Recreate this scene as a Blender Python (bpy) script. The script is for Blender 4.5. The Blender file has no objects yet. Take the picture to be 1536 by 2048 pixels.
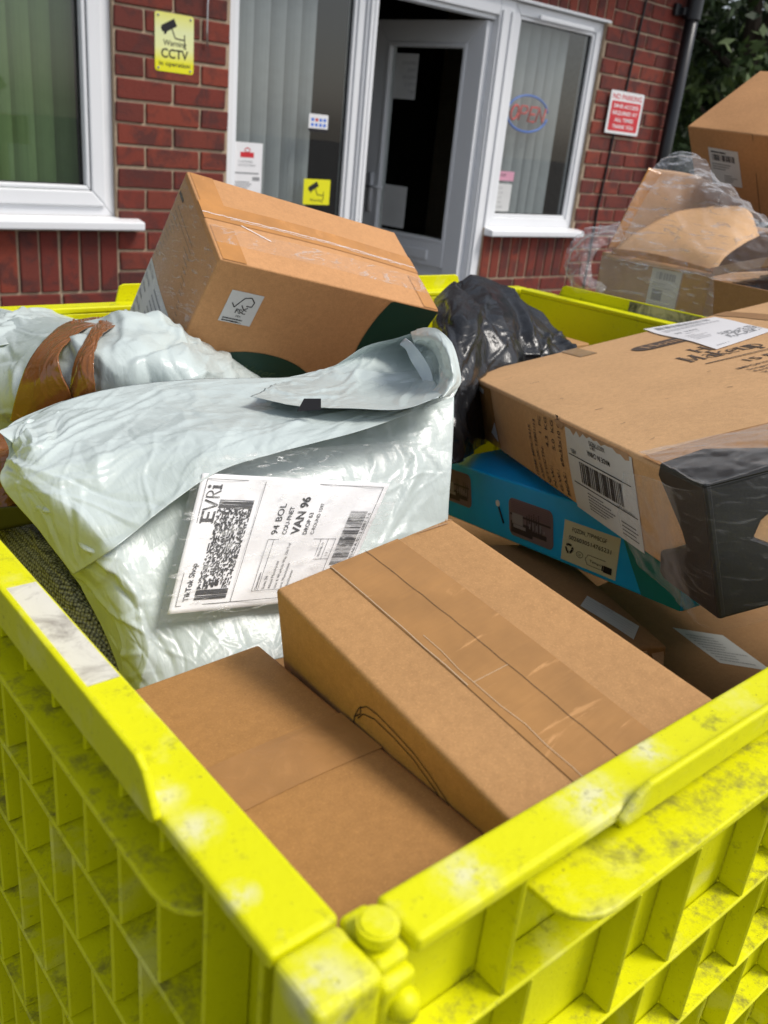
import bpy, bmesh, math, random
import numpy as np
from mathutils import Vector, Matrix, noise
SC = bpy.context.scene
COL = SC.collection
R_ = math.radians

# ------------------------------------------------------------------ camera
CZ = 1.25                                   # eye height above the ground
YAW, PITCH, ROLL, FPX = .7355, .4046, .1040, 1770.0
cy, sy = math.cos(YAW), math.sin(YAW)
FW = Vector((sy*math.cos(PITCH), cy*math.cos(PITCH), -math.sin(PITCH)))
r0 = Vector((cy, -sy, 0)); u0 = r0.cross(FW)
RT = r0*math.cos(ROLL) + u0*math.sin(ROLL)
UP = -r0*math.sin(ROLL) + u0*math.cos(ROLL)
cam = bpy.data.cameras.new('camera'); camo = bpy.data.objects.new('camera', cam); COL.objects.link(camo)
m = Matrix((RT, UP, -FW)).transposed().to_4x4(); m.translation = Vector((0, 0, CZ)); camo.matrix_world = m
cam.sensor_fit = 'VERTICAL'; cam.sensor_height = 36; cam.lens = FPX/2048*36
cam.clip_start = .01; cam.clip_end = 500
cam.dof.use_dof = True; cam.dof.focus_distance = .66; cam.dof.aperture_fstop = 13
SC.camera = camo
# ------------------------------------------------------------------ sky and sun
SUN_EL, SUN_AZ = R_(54), R_(138)            # azimuth measured from +Y towards +X
w = bpy.data.worlds.new('World'); SC.world = w; w.use_nodes = True
nt = w.node_tree; bg = nt.nodes['Background']
sk = nt.nodes.new('ShaderNodeTexSky'); sk.sky_type = 'NISHITA'; sk.sun_disc = False
sk.sun_elevation = SUN_EL; sk.sun_rotation = SUN_AZ; sk.air_density = 1.0; sk.dust_density = 2.0; sk.ozone_density = 1
hs = nt.nodes.new('ShaderNodeHueSaturation'); hs.inputs['Saturation'].default_value = .45; nt.links.new(sk.outputs[0], hs.inputs['Color'])
nt.links.new(hs.outputs[0], bg.inputs[0]); bg.inputs[1].default_value = .12
sl = bpy.data.lights.new('sun', 'SUN'); sl.energy = 2.1; sl.angle = R_(20); sl.color = (1, .95, .88)
so = bpy.data.objects.new('sun', sl); COL.objects.link(so)
sd = Vector((math.sin(SUN_AZ)*math.cos(SUN_EL), math.cos(SUN_AZ)*math.cos(SUN_EL), math.sin(SUN_EL)))
so.rotation_euler = sd.to_track_quat('Z', 'Y').to_euler(); so.location = sd*20
SC.view_settings.view_transform = 'Standard'; SC.view_settings.look = 'None'
SC.view_settings.exposure = .40; SC.view_settings.gamma = 1
SC.cycles.max_bounces = 10; SC.cycles.transparent_max_bounces = 16
SC.cycles.use_denoising = True; SC.cycles.use_adaptive_sampling = False; SC.cycles.sample_clamp_indirect = 3; SC.cycles.max_bounces = 8

# ------------------------------------------------------------------ helpers
def P(px, py, d):
    """world point seen at photo pixel (px,py), d metres along the view axis"""
    return Vector((0, 0, CZ)) + (FW + RT*((px-768)/FPX) - UP*((py-1024)/FPX))*d
def Pz(px, py, z):
    r = FW + RT*((px-768)/FPX) - UP*((py-1024)/FPX)
    return Vector((0, 0, CZ)) + r*((z-CZ)/r.z)
def lk(name, me, mat=None, parent=None):
    o = bpy.data.objects.new(name, me); COL.objects.link(o)
    if mat is not None:
        me.materials.clear(); me.materials.append(mat)
    if parent is not None: o.parent = parent
    return o
def tag(o, label=None, cat=None, group=None, kind=None):
    for k, v in (('label', label), ('category', cat), ('group', group), ('kind', kind)):
        if v: o[k] = v
    return o
def empty(name, loc, label, cat, group=None):
    o = bpy.data.objects.new(name, None); COL.objects.link(o); o.location = loc
    o.empty_display_size = .05
    bpy.context.view_layer.update()
    return tag(o, label, cat, group)
def keep(o, parent):
    """parent while keeping world-space vertices where they are"""
    o.parent = parent
    o.matrix_parent_inverse = Matrix.Translation(-parent.location) if parent.type == 'EMPTY' else Matrix.Identity(4)
    return o
class MB:
    def __init__(s): s.bm = bmesh.new()
    def box(s, a, b, M=None):
        xs = [(a[i]+b[i])/2 for i in range(3)]; d = [abs(b[i]-a[i]) for i in range(3)]
        m = Matrix.Translation(xs) @ Matrix.Diagonal((*d, 1))
        if M is not None: m = M @ m
        bmesh.ops.create_cube(s.bm, size=1, matrix=m); return s
    def poly(s, pts, th=None, M=None):
        """flat polygon, extruded by vector th"""
        f = lambda p: (M @ Vector(p)) if M is not None else Vector(p)
        vs = [s.bm.verts.new(f(p)) for p in pts]
        fc = s.bm.faces.new(vs)
        if th is not None:
            t = (M.to_3x3() @ Vector(th)) if M is not None else Vector(th)
            r = bmesh.ops.extrude_face_region(s.bm, geom=[fc])
            bmesh.ops.translate(s.bm, vec=t, verts=[e for e in r['geom'] if isinstance(e, bmesh.types.BMVert)])
        return s
    def tube(s, pts, r, n=10):
        pts = [Vector(p) for p in pts]; rings = []
        for i, p in enumerate(pts):
            t = (pts[min(i+1, len(pts)-1)]-pts[max(i-1, 0)]).normalized()
            a = t.orthogonal().normalized() if i == 0 else (a_-t*a_.dot(t)).normalized()
            a_ = a; b = t.cross(a); rr = r[i] if isinstance(r, (list, tuple)) else r
            rings.append([s.bm.verts.new(p+(a*math.cos(k*2*math.pi/n)+b*math.sin(k*2*math.pi/n))*rr) for k in range(n)])
        for i in range(len(rings)-1):
            for k in range(n):
                s.bm.faces.new((rings[i][k], rings[i][(k+1) % n], rings[i+1][(k+1) % n], rings[i+1][k]))
        s.bm.faces.new(rings[0]); s.bm.faces.new(rings[-1]); return s
    def build(s, name, mat, parent=None, bevel=0, smooth=False, seg=2):
        bmesh.ops.recalc_face_normals(s.bm, faces=s.bm.faces[:])
        me = bpy.data.meshes.new(name); s.bm.to_mesh(me); s.bm.free()
        o = lk(name, me, mat)
        if parent is not None: keep(o, parent)
        if bevel:
            b = o.modifiers.new('bevel', 'BEVEL'); b.width = bevel; b.segments = seg; b.limit_method = 'ANGLE'; b.angle_limit = R_(35)
        if smooth:
            for p in me.polygons: p.use_smooth = True
        return o

# ------------------------------------------------------------------ node materials
def mat(name):
    m = bpy.data.materials.new(name); m.use_nodes = True
    t = m.node_tree; return m, t, t.nodes['Principled BSDF']
def N(t, kind, **kw):
    n = t.nodes.new('ShaderNode'+kind)
    for k, v in kw.items():
        if k in n.inputs: n.inputs[k].default_value = v
        else: setattr(n, k, v)
    return n
def coords(t, scale=(1, 1, 1), loc=(0, 0, 0), rot=(0, 0, 0)):
    c = N(t, 'TexCoord'); mp = N(t, 'Mapping'); mp.inputs['Scale'].default_value = scale
    mp.inputs['Location'].default_value = loc; mp.inputs['Rotation'].default_value = rot
    t.links.new(c.outputs['Object'], mp.inputs['Vector']); return mp.outputs[0]
def nz(t, vec, scale, detail=4, rough=.55, dist=0):
    n = N(t, 'TexNoise'); n.inputs['Scale'].default_value = scale; n.inputs['Detail'].default_value = detail
    n.inputs['Roughness'].default_value = rough; n.inputs['Distortion'].default_value = dist
    if vec is not None: t.links.new(vec, n.inputs['Vector'])
    return n.outputs['Fac']
def ramp(t, fac, stops):
    r = N(t, 'ValToRGB'); e = r.color_ramp.elements
    e[0].position, e[0].color = stops[0][0], (*stops[0][1], 1)
    e[1].position, e[1].color = stops[-1][0], (*stops[-1][1], 1)
    for p, c in stops[1:-1]:
        k = e.new(p); k.color = (*c, 1)
    t.links.new(fac, r.inputs[0]); return r.outputs[0]
def mix(t, f, a, b, typ='MIX'):
    n = N(t, 'MixRGB', blend_type=typ)
    for i, v in ((0, f), (1, a), (2, b)):
        if isinstance(v, (int, float)): n.inputs[i].default_value = v
        elif isinstance(v, tuple): n.inputs[i].default_value = (*v, 1) if len(v) == 3 else v
        else: t.links.new(v, n.inputs[i])
    return n.outputs[0]
def bump(t, bs, h, strength, dist=.002):
    b = N(t, 'Bump'); b.inputs['Strength'].default_value = strength; b.inputs['Distance'].default_value = dist
    t.links.new(h, b.inputs['Height']); t.links.new(b.outputs[0], bs.inputs['Normal']); return b
def plain(name, col, rough=.5, spec=.5, metal=0, var=.12, sc=8, bmp=0):
    m, t, b = mat(name); v = coords(t)
    n = nz(t, v, sc, 5)
    c = ramp(t, n, [(.3, tuple(x*(1-var) for x in col)), (.7, tuple(min(1, x*(1+var)) for x in col))])
    t.links.new(c, b.inputs['Base Color']); b.inputs['Roughness'].default_value = rough
    b.inputs['Specular IOR Level'].default_value = spec; b.inputs['Metallic'].default_value = metal
    if bmp: bump(t, b, nz(t, v, sc*12, 4), bmp, .001)
    return m
def cardboard(name, col, seed=0, dark=.75, worn=.0):
    m, t, b = mat(name); v = coords(t, loc=(seed*1.7, seed*.9, seed*.4))
    fine = nz(t, v, 900, 3, .7); fib = nz(t, coords(t, (1, 1, 1), (seed, 0, 0)), 160, 6, .75)
    big = nz(t, v, 7, 4, .6)
    c = ramp(t, big, [(.28, tuple(x*.9 for x in col)), (.72, tuple(x*1.07 for x in col))])
    c = mix(t, ramp(t, fib, [(.35, (.0, .0, .0)), (.75, (1, 1, 1))]), mix(t, 1, c, (.86, .84, .82), 'MULTIPLY'), mix(t, 1, c, (1.06, 1.05, 1.04), 'MULTIPLY'))
    c = mix(t, ramp(t, fine, [(.52, (0, 0, 0)), (.78, (.5, .5, .5))]), c, tuple(min(1, x*1.6) for x in col))
    c = mix(t, ramp(t, nz(t, coords(t, loc=(seed+9, 0, 0)), 700, 2, .6), [(.60, (0, 0, 0)), (.80, (.5, .5, .5))]), c, tuple(x*.55 for x in col))
    if worn:
        s = nz(t, v, 22, 6, .7, 1.5)
        c = mix(t, ramp(t, s, [(.6, (0, 0, 0)), (.75, (worn, worn, worn))]), c, tuple(x*.6 for x in col))
    t.links.new(c, b.inputs['Base Color']); b.inputs['Roughness'].default_value = .72
    b.inputs['Specular IOR Level'].default_value = .3
    h = mix(t, .5, fib, nz(t, v, 35, 3), 'ADD'); bump(t, b, h, .38, .0010)
    return m
def clearish(name, col, alpha, rough=.12, wr=60, streak=0, bstr=.5):
    """thin clear plastic: part see-through, part glossy, wrinkled"""
    m, t, b = mat(name); v = coords(t)
    b.inputs['Base Color'].default_value = (*col, 1); b.inputs['Roughness'].default_value = rough
    b.inputs['Specular IOR Level'].default_value = .8
    tr = N(t, 'BsdfTransparent'); mx = N(t, 'MixShader'); out = t.nodes['Material Output']
    lw = N(t, 'LayerWeight'); lw.inputs[0].default_value = .45
    a = mix(t, 1, ramp(t, lw.outputs['Facing'], [(.55, (alpha,)*3), (1, (min(1, alpha+.38),)*3)]), (1, 1, 1), 'MULTIPLY')
    s1 = nz(t, coords(t, (1, 1, 5), rot=(.4, .9, .3)), wr*.5, 4, .6, 1.2)
    if streak:
        a = mix(t, 1, a, ramp(t, s1, [(.56, (0, 0, 0)), (.66, (streak,)*3), (.7, (0, 0, 0))]), 'ADD')
    t.links.new(a, mx.inputs[0]); t.links.new(tr.outputs[0], mx.inputs[1]); t.links.new(b.outputs[0], mx.inputs[2])
    t.links.new(mx.outputs[0], out.inputs[0])
    bump(t, b, nz(t, v, wr, 5, .6, 1.0), bstr, .004)
    return m
def facets(t, bs, vec, layers, bumpout=None):
    """tilt the surface normal cell by cell: flat crumple facets with crisp edges"""
    g = N(t, 'NewGeometry'); cur = g.outputs['Normal'] if bumpout is None else bumpout
    for sc, k, ax in layers:
        mp = N(t, 'Mapping'); mp.inputs['Scale'].default_value = ax; mp.inputs['Rotation'].default_value = (.3*sc, .7, .2*sc); t.links.new(vec, mp.inputs['Vector'])
        nn = N(t, 'TexNoise'); nn.inputs['Scale'].default_value = sc*.5; nn.inputs['Detail'].default_value = 2; t.links.new(mp.outputs[0], nn.inputs['Vector'])
        wa = N(t, 'VectorMath', operation='MULTIPLY_ADD'); t.links.new(nn.outputs['Color'], wa.inputs[0]); wa.inputs[1].default_value = (1.1/sc,)*3; t.links.new(mp.outputs[0], wa.inputs[2])
        vo = N(t, 'TexVoronoi'); vo.inputs['Scale'].default_value = sc; t.links.new(wa.outputs[0], vo.inputs['Vector'])
        sb = N(t, 'VectorMath', operation='SUBTRACT'); t.links.new(vo.outputs['Color'], sb.inputs[0]); sb.inputs[1].default_value = (.5, .5, .5)
        ml = N(t, 'VectorMath', operation='MULTIPLY_ADD'); t.links.new(sb.outputs[0], ml.inputs[0]); ml.inputs[1].default_value = (k, k, k); t.links.new(cur, ml.inputs[2])
        nm = N(t, 'VectorMath', operation='NORMALIZE'); t.links.new(ml.outputs[0], nm.inputs[0]); cur = nm.outputs[0]
    t.links.new(cur, bs.inputs['Normal'])
def poly_mailer(name, col, rough=.30, ks=(.06, .09, .06), bst=.17):
    m, t, b = mat(name); v = coords(t)
    n = nz(t, v, 9, 1)
    c = ramp(t, n, [(.3, tuple(x*.97 for x in col)), (.7, tuple(min(1, x*1.03) for x in col))])
    t.links.new(c, b.inputs['Base Color']); b.inputs['Roughness'].default_value = rough
    b.inputs['Specular IOR Level'].default_value = .5
    bp = bump(t, b, mix(t, .5, nz(t, coords(t, (1, 2.6, 1), rot=(0, .6, .8)), 24, 4, .5, 1.2), nz(t, coords(t, (3, 1, 1), rot=(.5, .1, .3)), 60, 3, .5, .8), 'ADD'), bst, .005)
    facets(t, b, v, ((11, ks[0], (1, 1, 1)), (30, ks[1], (1, 2.2, 1)), (75, ks[2], (2, 1, 1))), bp.outputs[0])
    return m

M = {}
YEL = (.72, .79, .008)
def yellow_plastic():
    m, t, b = mat('yellow_plastic'); v = coords(t)
    dirt = nz(t, v, 34, 9, .8, .1); scuff = nz(t, v, 13, 6, .62, .4); fine = nz(t, v, 190, 4, .7); sc2 = nz(t, coords(t, (1, 1, 7)), 40, 6, .7)
    c = ramp(t, nz(t, v, 5, 3), [(.3, (.64, .635, .002)), (.7, (.72, .715, .004))])
    c = mix(t, ramp(t, scuff, [(.60, (0, 0, 0)), (.72, (.45,)*3)]), c, (.74, .72, .30))
    c = mix(t, ramp(t, sc2, [(.62, (0, 0, 0)), (.72, (.3,)*3)]), c, (.42, .42, .10))
    c = mix(t, ramp(t, dirt, [(.57, (0, 0, 0)), (.70, (.75,)*3)]), c, (.11, .10, .035))
    # dirt collected in the cavities of the ribs
    ao = N(t, 'AmbientOcclusion'); ao.samples = 4; ao.inputs['Distance'].default_value = .006; 
    for (wx, wy, rr) in ((1190, 1600, .016), (930, 1748, .010), (318, 1592, .008), (640, 1975, .012), (390, 1655, .008), (1290, 1500, .010), (480, 1790, .006)):
        q = Pz(wx, wy, CZ-.226); po = N(t, 'NewGeometry'); ds = N(t, 'VectorMath', operation='DISTANCE'); t.links.new(po.outputs['Position'], ds.inputs[0]); ds.inputs[1].default_value = q
        fa = mix(t, 1, ramp(t, ds.outputs['Value'], [(rr*.25, (.75,)*3), (rr*1.3, (0, 0, 0))]), ramp(t, nz(t, v, 90, 6, .7), [(.40, (.1,)*3), (.56, (.95,)*3)]), 'MULTIPLY')
        c = mix(t, fa, c, (.72, .70, .52)); c = mix(t, mix(t, 1, fa, ramp(t, nz(t, v, 260, 4, .7), [(.56, (0, 0, 0)), (.66, (.7,)*3)]), 'MULTIPLY'), c, (.16, .14, .08))
    # grime settles on the upward faces of the ledges below the rim
    ge = N(t, 'NewGeometry'); sp = N(t, 'SeparateXYZ'); t.links.new(ge.outputs['Normal'], sp.inputs[0]); ps = N(t, 'SeparateXYZ'); t.links.new(ge.outputs['Position'], ps.inputs[0])
    up = ramp(t, sp.outputs[2], [(.6, (0, 0, 0)), (.8, (1, 1, 1))]); be = N(t, 'Math', operation='LESS_THAN'); t.links.new(ps.outputs[2], be.inputs[0]); be.inputs[1].default_value = CZ-.226-.016
    led = mix(t, 1, up, be.outputs[0], 'MULTIPLY')
    grm = mix(t, 1, led, ramp(t, nz(t, v, 48, 8, .78, .15), [(.50, (0, 0, 0)), (.66, (.8,)*3)]), 'MULTIPLY')
    c = mix(t, grm, c, (.15, .13, .05))
    c = mix(t, ramp(t, nz(t, v, 420, 3, .6), [(.66, (0, 0, 0)), (.72, (.6,)*3)]), c, (.16, .14, .03))
    c = mix(t, ramp(t, fine, [(.60, (0, 0, 0)), (.74, (.35,)*3)]), c, (.3, .3, .03))
    t.links.new(c, b.inputs['Base Color']); b.inputs['Roughness'].default_value = .42
    b.inputs['Specular IOR Level'].default_value = .25
    t.nodes.remove(ao)
    b.inputs['Subsurface Weight'].default_value = .0; b.inputs['Subsurface Radius'].default_value = (.02, .02, .004); b.inputs['Subsurface Scale'].default_value = .4
    bump(t, b, mix(t, .5, fine, nz(t, v, 30, 5), 'ADD'), .25, .0015)
    return m
M['yellow'] = yellow_plastic()
M['sticker'] = (lambda: None)()
def grubby(name, col, dcol, sc=30, lo=.5, hi=.68):
    m, t, b = mat(name); v = coords(t)
    c = mix(t, ramp(t, nz(t, v, sc, 8, .75, .7), [(lo, (0, 0, 0)), (hi, (1, 1, 1))]), col, dcol)
    t.links.new(c, b.inputs['Base Color']); b.inputs['Roughness'].default_value = .6
    bump(t, b, nz(t, v, sc*3, 5), .3, .001); return m
M['sticker'] = grubby('worn_paper_sticker', (.66, .64, .58), (.22, .19, .17), 45, .48, .75)
M['sticker2'] = grubby('dirty_paper_sticker', (.45, .42, .30), (.05, .05, .04), 22, .42, .6)
KR = (.47, .27, .135)
M['card_a'] = cardboard('kraft_card_plain', (.475, .262, .108), 1)
M['card_b'] = cardboard('kraft_card_lower', (.40, .205, .070), 2)
M['card_c'] = cardboard('kraft_card_carton', (.52, .27, .115), 3)
M['card_d'] = cardboard('kraft_card_flat', (.62, .375, .185), 4, worn=.15)
M['card_e'] = cardboard('kraft_card_dull', (.36, .2, .09), 5, worn=.5)
M['card_f'] = cardboard('kraft_card_inside', (.46, .29, .17), 6, worn=.3)
M['core'] = cardboard('card_core', (.30, .19, .11), 7)
def tape_mat(name, col, rough=.22, crease=.5, ax=(1, 1, 1)):
    m, t, b = mat(name); v = coords(t)
    n1 = nz(t, coords(t, ax, rot=(0, 0, .0 if ax[1] > 1 else .3)), 1.2 if ax[1] > 1 else 55, 5, .6, 1.2)
    c = ramp(t, nz(t, v, 30, 4), [(.3, tuple(x*.86 for x in col)), (.7, tuple(x*1.12 for x in col))])
    c = mix(t, ramp(t, n1, [(.60, (0, 0, 0)), (.68, (crease*.5,)*3), (.74, (0, 0, 0))]), c, tuple(min(1, x*1.7+.05) for x in col))
    t.links.new(c, b.inputs['Base Color']); b.inputs['Roughness'].default_value = rough
    b.inputs['Specular IOR Level'].default_value = .55
    bump(t, b, n1, .35, .0015); return m
M['tape'] = tape_mat('clear_tape_on_card', (.405, .205, .066), .24, 1.2, (14, 85, 14))
M['tape_or'] = tape_mat('brown_parcel_tape', (.47, .21, .05), .2)
M['tape_br'] = tape_mat('dark_brown_tape', (.23, .085, .024), .14, 1.1)
M['tape_edge'] = plain('tape_edge', (.56, .42, .27), .3)
M['seam'] = plain('seam_shadow_gap', (.10, .06, .03), .9)
M['tape_clear'] = clearish('clear_tape', (.75, .75, .73), .03, .10, 90, .22, .35)
M['film'] = clearish('stretch_film', (.7, .72, .75), .07, .08, 38, .30, .8)
M['mailer'] = poly_mailer('grey_white_polythene', (.51, .575, .560))
M['mailer_in'] = poly_mailer('grey_polythene_inside', (.50, .57, .62))
M['blackbag'] = poly_mailer('black_polythene', (.008, .009, .011), .27, (.10, .12, .06), .3)
M['paper'] = plain('white_label_paper', (.80, .79, .80), .5, .4, 0, .03, 12)
M['paper_g'] = plain('grey_label_paper', (.60, .60, .59), .55, .4, 0, .05, 12)
M['paper_c'] = plain('cream_label_paper', (.62, .60, .44), .5, .4, 0, .04, 12)
M['ink'] = plain('black_ink', (.018, .017, .02), .5, .3)
M['ink_soft'] = plain('faded_ink', (.10, .075, .06), .6, .2)
M['ink_grey'] = plain('grey_ink', (.30, .30, .31), .6, .2)
M['red'] = plain('red_print', (.60, .02, .03), .45)
M['green'] = plain('dark_green_print', (.010, .045, .028), .5, .4)
M['green_t'] = plain('faint_green_print', (.045, .085, .04), .5, .4)
M['blue'] = plain('blue_printed_card', (.0, .42, .95), .38, .5, 0, .08, 20)
M['teal'] = plain('teal_printed_card', (.0, .22, .22), .4, .5, 0, .1, 20)
M['foam'] = plain('black_foam', (.010, .010, .010), .42, .45, 0, .4, 40, .12)
M['wrap_d'] = clearish('clear_wrap_tight', (.6, .6, .6), .012, .08, 60, .05, .5)
M['pvc'] = plain('white_upvc', (.80, .81, .83), .3, .5, 0, .02, 3)
M['black_pvc'] = plain('black_pipe_plastic', (.012, .012, .014), .3, .5)
M['cable'] = plain('black_cable', (.01, .01, .01), .5)
M['signyel'] = plain('yellow_sign', (.78, .74, .01), .3, .5, 0, .03)
M['white'] = plain('white_print', (.80, .80, .80), .4, .4, 0, .02)
M['pink'] = plain('pink_print', (.62, .30, .40), .5)
M['neon_red'] = plain('unlit_red_tube', (.75, .04, .05), .35)
M['neon_blue'] = plain('unlit_blue_tube', (.04, .18, .70), .35)
M['metal'] = plain('handle_metal', (.6, .6, .6), .3, .5, 1)
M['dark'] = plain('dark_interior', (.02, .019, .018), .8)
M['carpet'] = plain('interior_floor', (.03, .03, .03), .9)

# ------------------------------------------------------------------ text and print
_font_cache = {}
def glyphs(txt, bold=0.0, shear=0.0, spacing=1.0):
    """flat mesh of a line of text, size 1, as (verts, faces)"""
    k = (txt, bold, shear, spacing)
    if k not in _font_cache:
        c = bpy.data.curves.new('print', 'FONT'); c.body = txt; c.size = 1; c.offset = bold; c.shear = shear
        c.space_character = spacing; c.resolution_u = 3; c.fill_mode = 'FRONT'
        o = bpy.data.objects.new('print', c); COL.objects.link(o)
        dg = bpy.context.evaluated_depsgraph_get()
        me = bpy.data.meshes.new_from_object(o.evaluated_get(dg))
        vs = [tuple(v.co) for v in me.vertices]; fs = [tuple(p.vertices) for p in me.polygons]
        bpy.data.objects.remove(o); bpy.data.meshes.remove(me); bpy.data.curves.remove(c)
        _font_cache[k] = (vs, fs)
    return _font_cache[k]
class Ink:
    """flat marks in a 2-D frame; fn maps (x, y, lift) to the world"""
    def __init__(s): s.v = []; s.f = []
    def text(s, txt, x, y, size, rot=0, bold=0, width=None, align='l', shear=0):
        vs, fs = glyphs(txt, bold, shear)
        if not vs: return s
        x0 = min(p[0] for p in vs); x1 = max(p[0] for p in vs); sx = size
        if width: sx = width/(x1-x0)
        off = 0 if align == 'l' else -(x1-x0)*sx/2 if align == 'c' else -(x1-x0)*sx
        n = len(s.v); ca, sa = math.cos(rot), math.sin(rot)
        for p in vs:
            a = (p[0]-x0)*sx+off; b = p[1]*size
            s.v.append((x+a*ca-b*sa, y+a*sa+b*ca))
        s.f += [tuple(i+n for i in f) for f in fs]; return s
    def poly(s, pts):
        n = len(s.v); s.v += list(pts); s.f.append(tuple(range(n, n+len(pts)))); return s
    def rect(s, x0, y0, x1, y1): return s.poly([(x0, y0), (x1, y0), (x1, y1), (x0, y1)])
    def line(s, pts, wd):
        for a, b in zip(pts[:-1], pts[1:]):
            dx, dy = b[0]-a[0], b[1]-a[1]; L = math.hypot(dx, dy) or 1; nx, ny = -dy/L*wd/2, dx/L*wd/2
            s.poly([(a[0]+nx, a[1]+ny), (a[0]-nx, a[1]-ny), (b[0]-nx, b[1]-ny), (b[0]+nx, b[1]+ny)])
        return s
    def frame(s, x0, y0, x1, y1, wd): return s.line([(x0, y0), (x1, y0), (x1, y1), (x0, y1), (x0, y0)], wd)
    def ring(s, cx, cy_, rx, ry, wd, a0=0, a1=2*math.pi, n=40):
        return s.line([(cx+rx*math.cos(a0+(a1-a0)*i/n), cy_+ry*math.sin(a0+(a1-a0)*i/n)) for i in range(n+1)], wd)
    def bars(s, x0, y0, x1, y1, n, seed=1, vertical=True):
        rg = random.Random(seed); ws = [rg.choice((1, 1, 2, 3)) for _ in range(n*2)]; T = sum(ws); c = 0
        for i, w_ in enumerate(ws):
            a, b = c/T, (c+w_)/T; c += w_
            if i % 2 == 0:
                if vertical: s.rect(x0+(x1-x0)*a, y0, x0+(x1-x0)*b, y1)
                else: s.rect(x0, y0+(y1-y0)*a, x1, y0+(y1-y0)*b)
        return s
    def stack(s, x0, y0, x1, y1, nx, ny, seed=3, p=.5):
        """dense stacked bar pattern"""
        rg = random.Random(seed); dx = (x1-x0)/nx; dy = (y1-y0)/ny
        for j in range(ny):
            i = 0
            while i < nx:
                k = rg.choice((1, 1, 1, 2))
                if rg.random() < p: s.rect(x0+i*dx, y0+j*dy, x0+min(nx, i+k)*dx, y0+(j+1)*dy*1+0)
                i += k
        return s
    def lines(s, x0, y0, x1, y1, n, fill=.8, seed=5, wd=.5):
        """rows of tiny illegible print"""
        rg = random.Random(seed); dy = (y1-y0)/n
        for j in range(n):
            x = x0; end = x0+(x1-x0)*rg.uniform(fill*.6, 1)
            while x < end:
                l = rg.uniform(.03, .09)*(x1-x0); s.rect(x, y0+j*dy, min(x+l, end), y0+j*dy+dy*wd); x += l+.012*(x1-x0)
        return s
    def build(s, name, mat, parent, fn, lift=.0004):
        me = bpy.data.meshes.new(name)
        me.from_pydata([fn(x, y, lift) for x, y in s.v], [], s.f); me.update()
        o = lk(name, me, mat); keep(o, parent) if parent.type == 'EMPTY' else setattr(o, 'parent', parent)
        return o
def sheet(name, mat, parent, fn, w, h, nx=1, ny=1, th=.0003, lift=.0002, x0=0, y0=0, round_=0):
    """thin sheet w x h in a 2-D frame, closed with real thickness"""
    bm = bmesh.new(); top = []; bot = []
    for j in range(ny+1):
        top.append([bm.verts.new(fn(x0+w*i/nx, y0+h*j/ny, lift+th)) for i in range(nx+1)])
        bot.append([bm.verts.new(fn(x0+w*i/nx, y0+h*j/ny, lift)) for i in range(nx+1)])
    for j in range(ny):
        for i in range(nx):
            bm.faces.new((top[j][i], top[j][i+1], top[j+1][i+1], top[j+1][i]))
            bm.faces.new((bot[j][i], bot[j+1][i], bot[j+1][i+1], bot[j][i+1]))
    for i in range(nx):
        bm.faces.new((bot[0][i], bot[0][i+1], top[0][i+1], top[0][i])); bm.faces.new((top[ny][i], top[ny][i+1], bot[ny][i+1], bot[ny][i]))
    for j in range(ny):
        bm.faces.new((top[j][0], top[j+1][0], bot[j+1][0], bot[j][0])); bm.faces.new((bot[j][nx], bot[j+1][nx], top[j+1][nx], top[j][nx]))
    bmesh.ops.recalc_face_normals(bm, faces=bm.faces[:])
    me = bpy.data.meshes.new(name); bm.to_mesh(me); bm.free()
    o = lk(name, me, mat)
    keep(o, parent) if parent.type == 'EMPTY' else setattr(o, 'parent', parent)
    return o

# ------------------------------------------------------------------ ground
WY = 3.285                                  # the brick wall stands at this y
b = MB(); b.poly([(-60, -60, 0), (80, -60, 0), (80, 80, 0), (-60, 80, 0)])
m_, t_, b_ = mat('asphalt'); v_ = coords(t_)
c_ = ramp(t_, nz(t_, v_, 90, 6, .8), [(.3, (.06, .06, .06)), (.7, (.15, .147, .14))])
t_.links.new(c_, b_.inputs['Base Color']); b_.inputs['Roughness'].default_value = .9; bump(t_, b_, nz(t_, v_, 200, 4), .6, .004)
tag(b.build('ground', m_), kind='structure')

# ------------------------------------------------------------------ brick building
def brick_mat():
    m, t, b = mat('red_brick'); v = coords(t)
    g = N(t, 'NewGeometry')
    base = ramp(t, g.outputs['Random Per Island'], [(0, (.105, .016, .010)), (.25, (.20, .028, .014)), (.5, (.15, .020, .012)), (.75, (.24, .040, .018)), (1, (.115, .020, .014))])
    blot = nz(t, v, 13, 5, .65, .5)
    c = mix(t, ramp(t, blot, [(.47, (0, 0, 0)), (.62, (.75,)*3)]), base, (.060, .018, .016))
    c = mix(t, ramp(t, nz(t, v, 140, 5, .8), [(.62, (0, 0, 0)), (.76, (.5,)*3)]), c, (.30, .12, .08))
    t.links.new(c, b.inputs['Base Color']); b.inputs['Roughness'].default_value = .8
    bump(t, b, mix(t, .5, nz(t, coords(t, (1, 1, 4)), 60, 6, .7), nz(t, v, 250, 3), 'ADD'), .7, .004)
    return m
M['brick'] = brick_mat()
m_, t_, b_ = mat('sandy_mortar'); v_ = coords(t_)
t_.links.new(ramp(t_, nz(t_, v_, 50, 8, .8), [(.3, (.34, .25, .17)), (.7, (.52, .40, .28))]), b_.inputs['Base Color'])
b_.inputs['Roughness'].default_value = .95; bump(t_, b_, nz(t_, v_, 160, 5), .8, .004); M['mortar'] = m_
Z0 = CZ-.437                                # a bed joint (underside of the window sills)
XC = 4.93                                   # outer corner of the building
TOPZ = Z0+.075*22  # wall top brought down so the unseen overhang shades the brickwork
def W(x, z, o=0): return (x, WY-o, CZ+z)    # z measured from eye height, o = out of the wall
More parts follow.
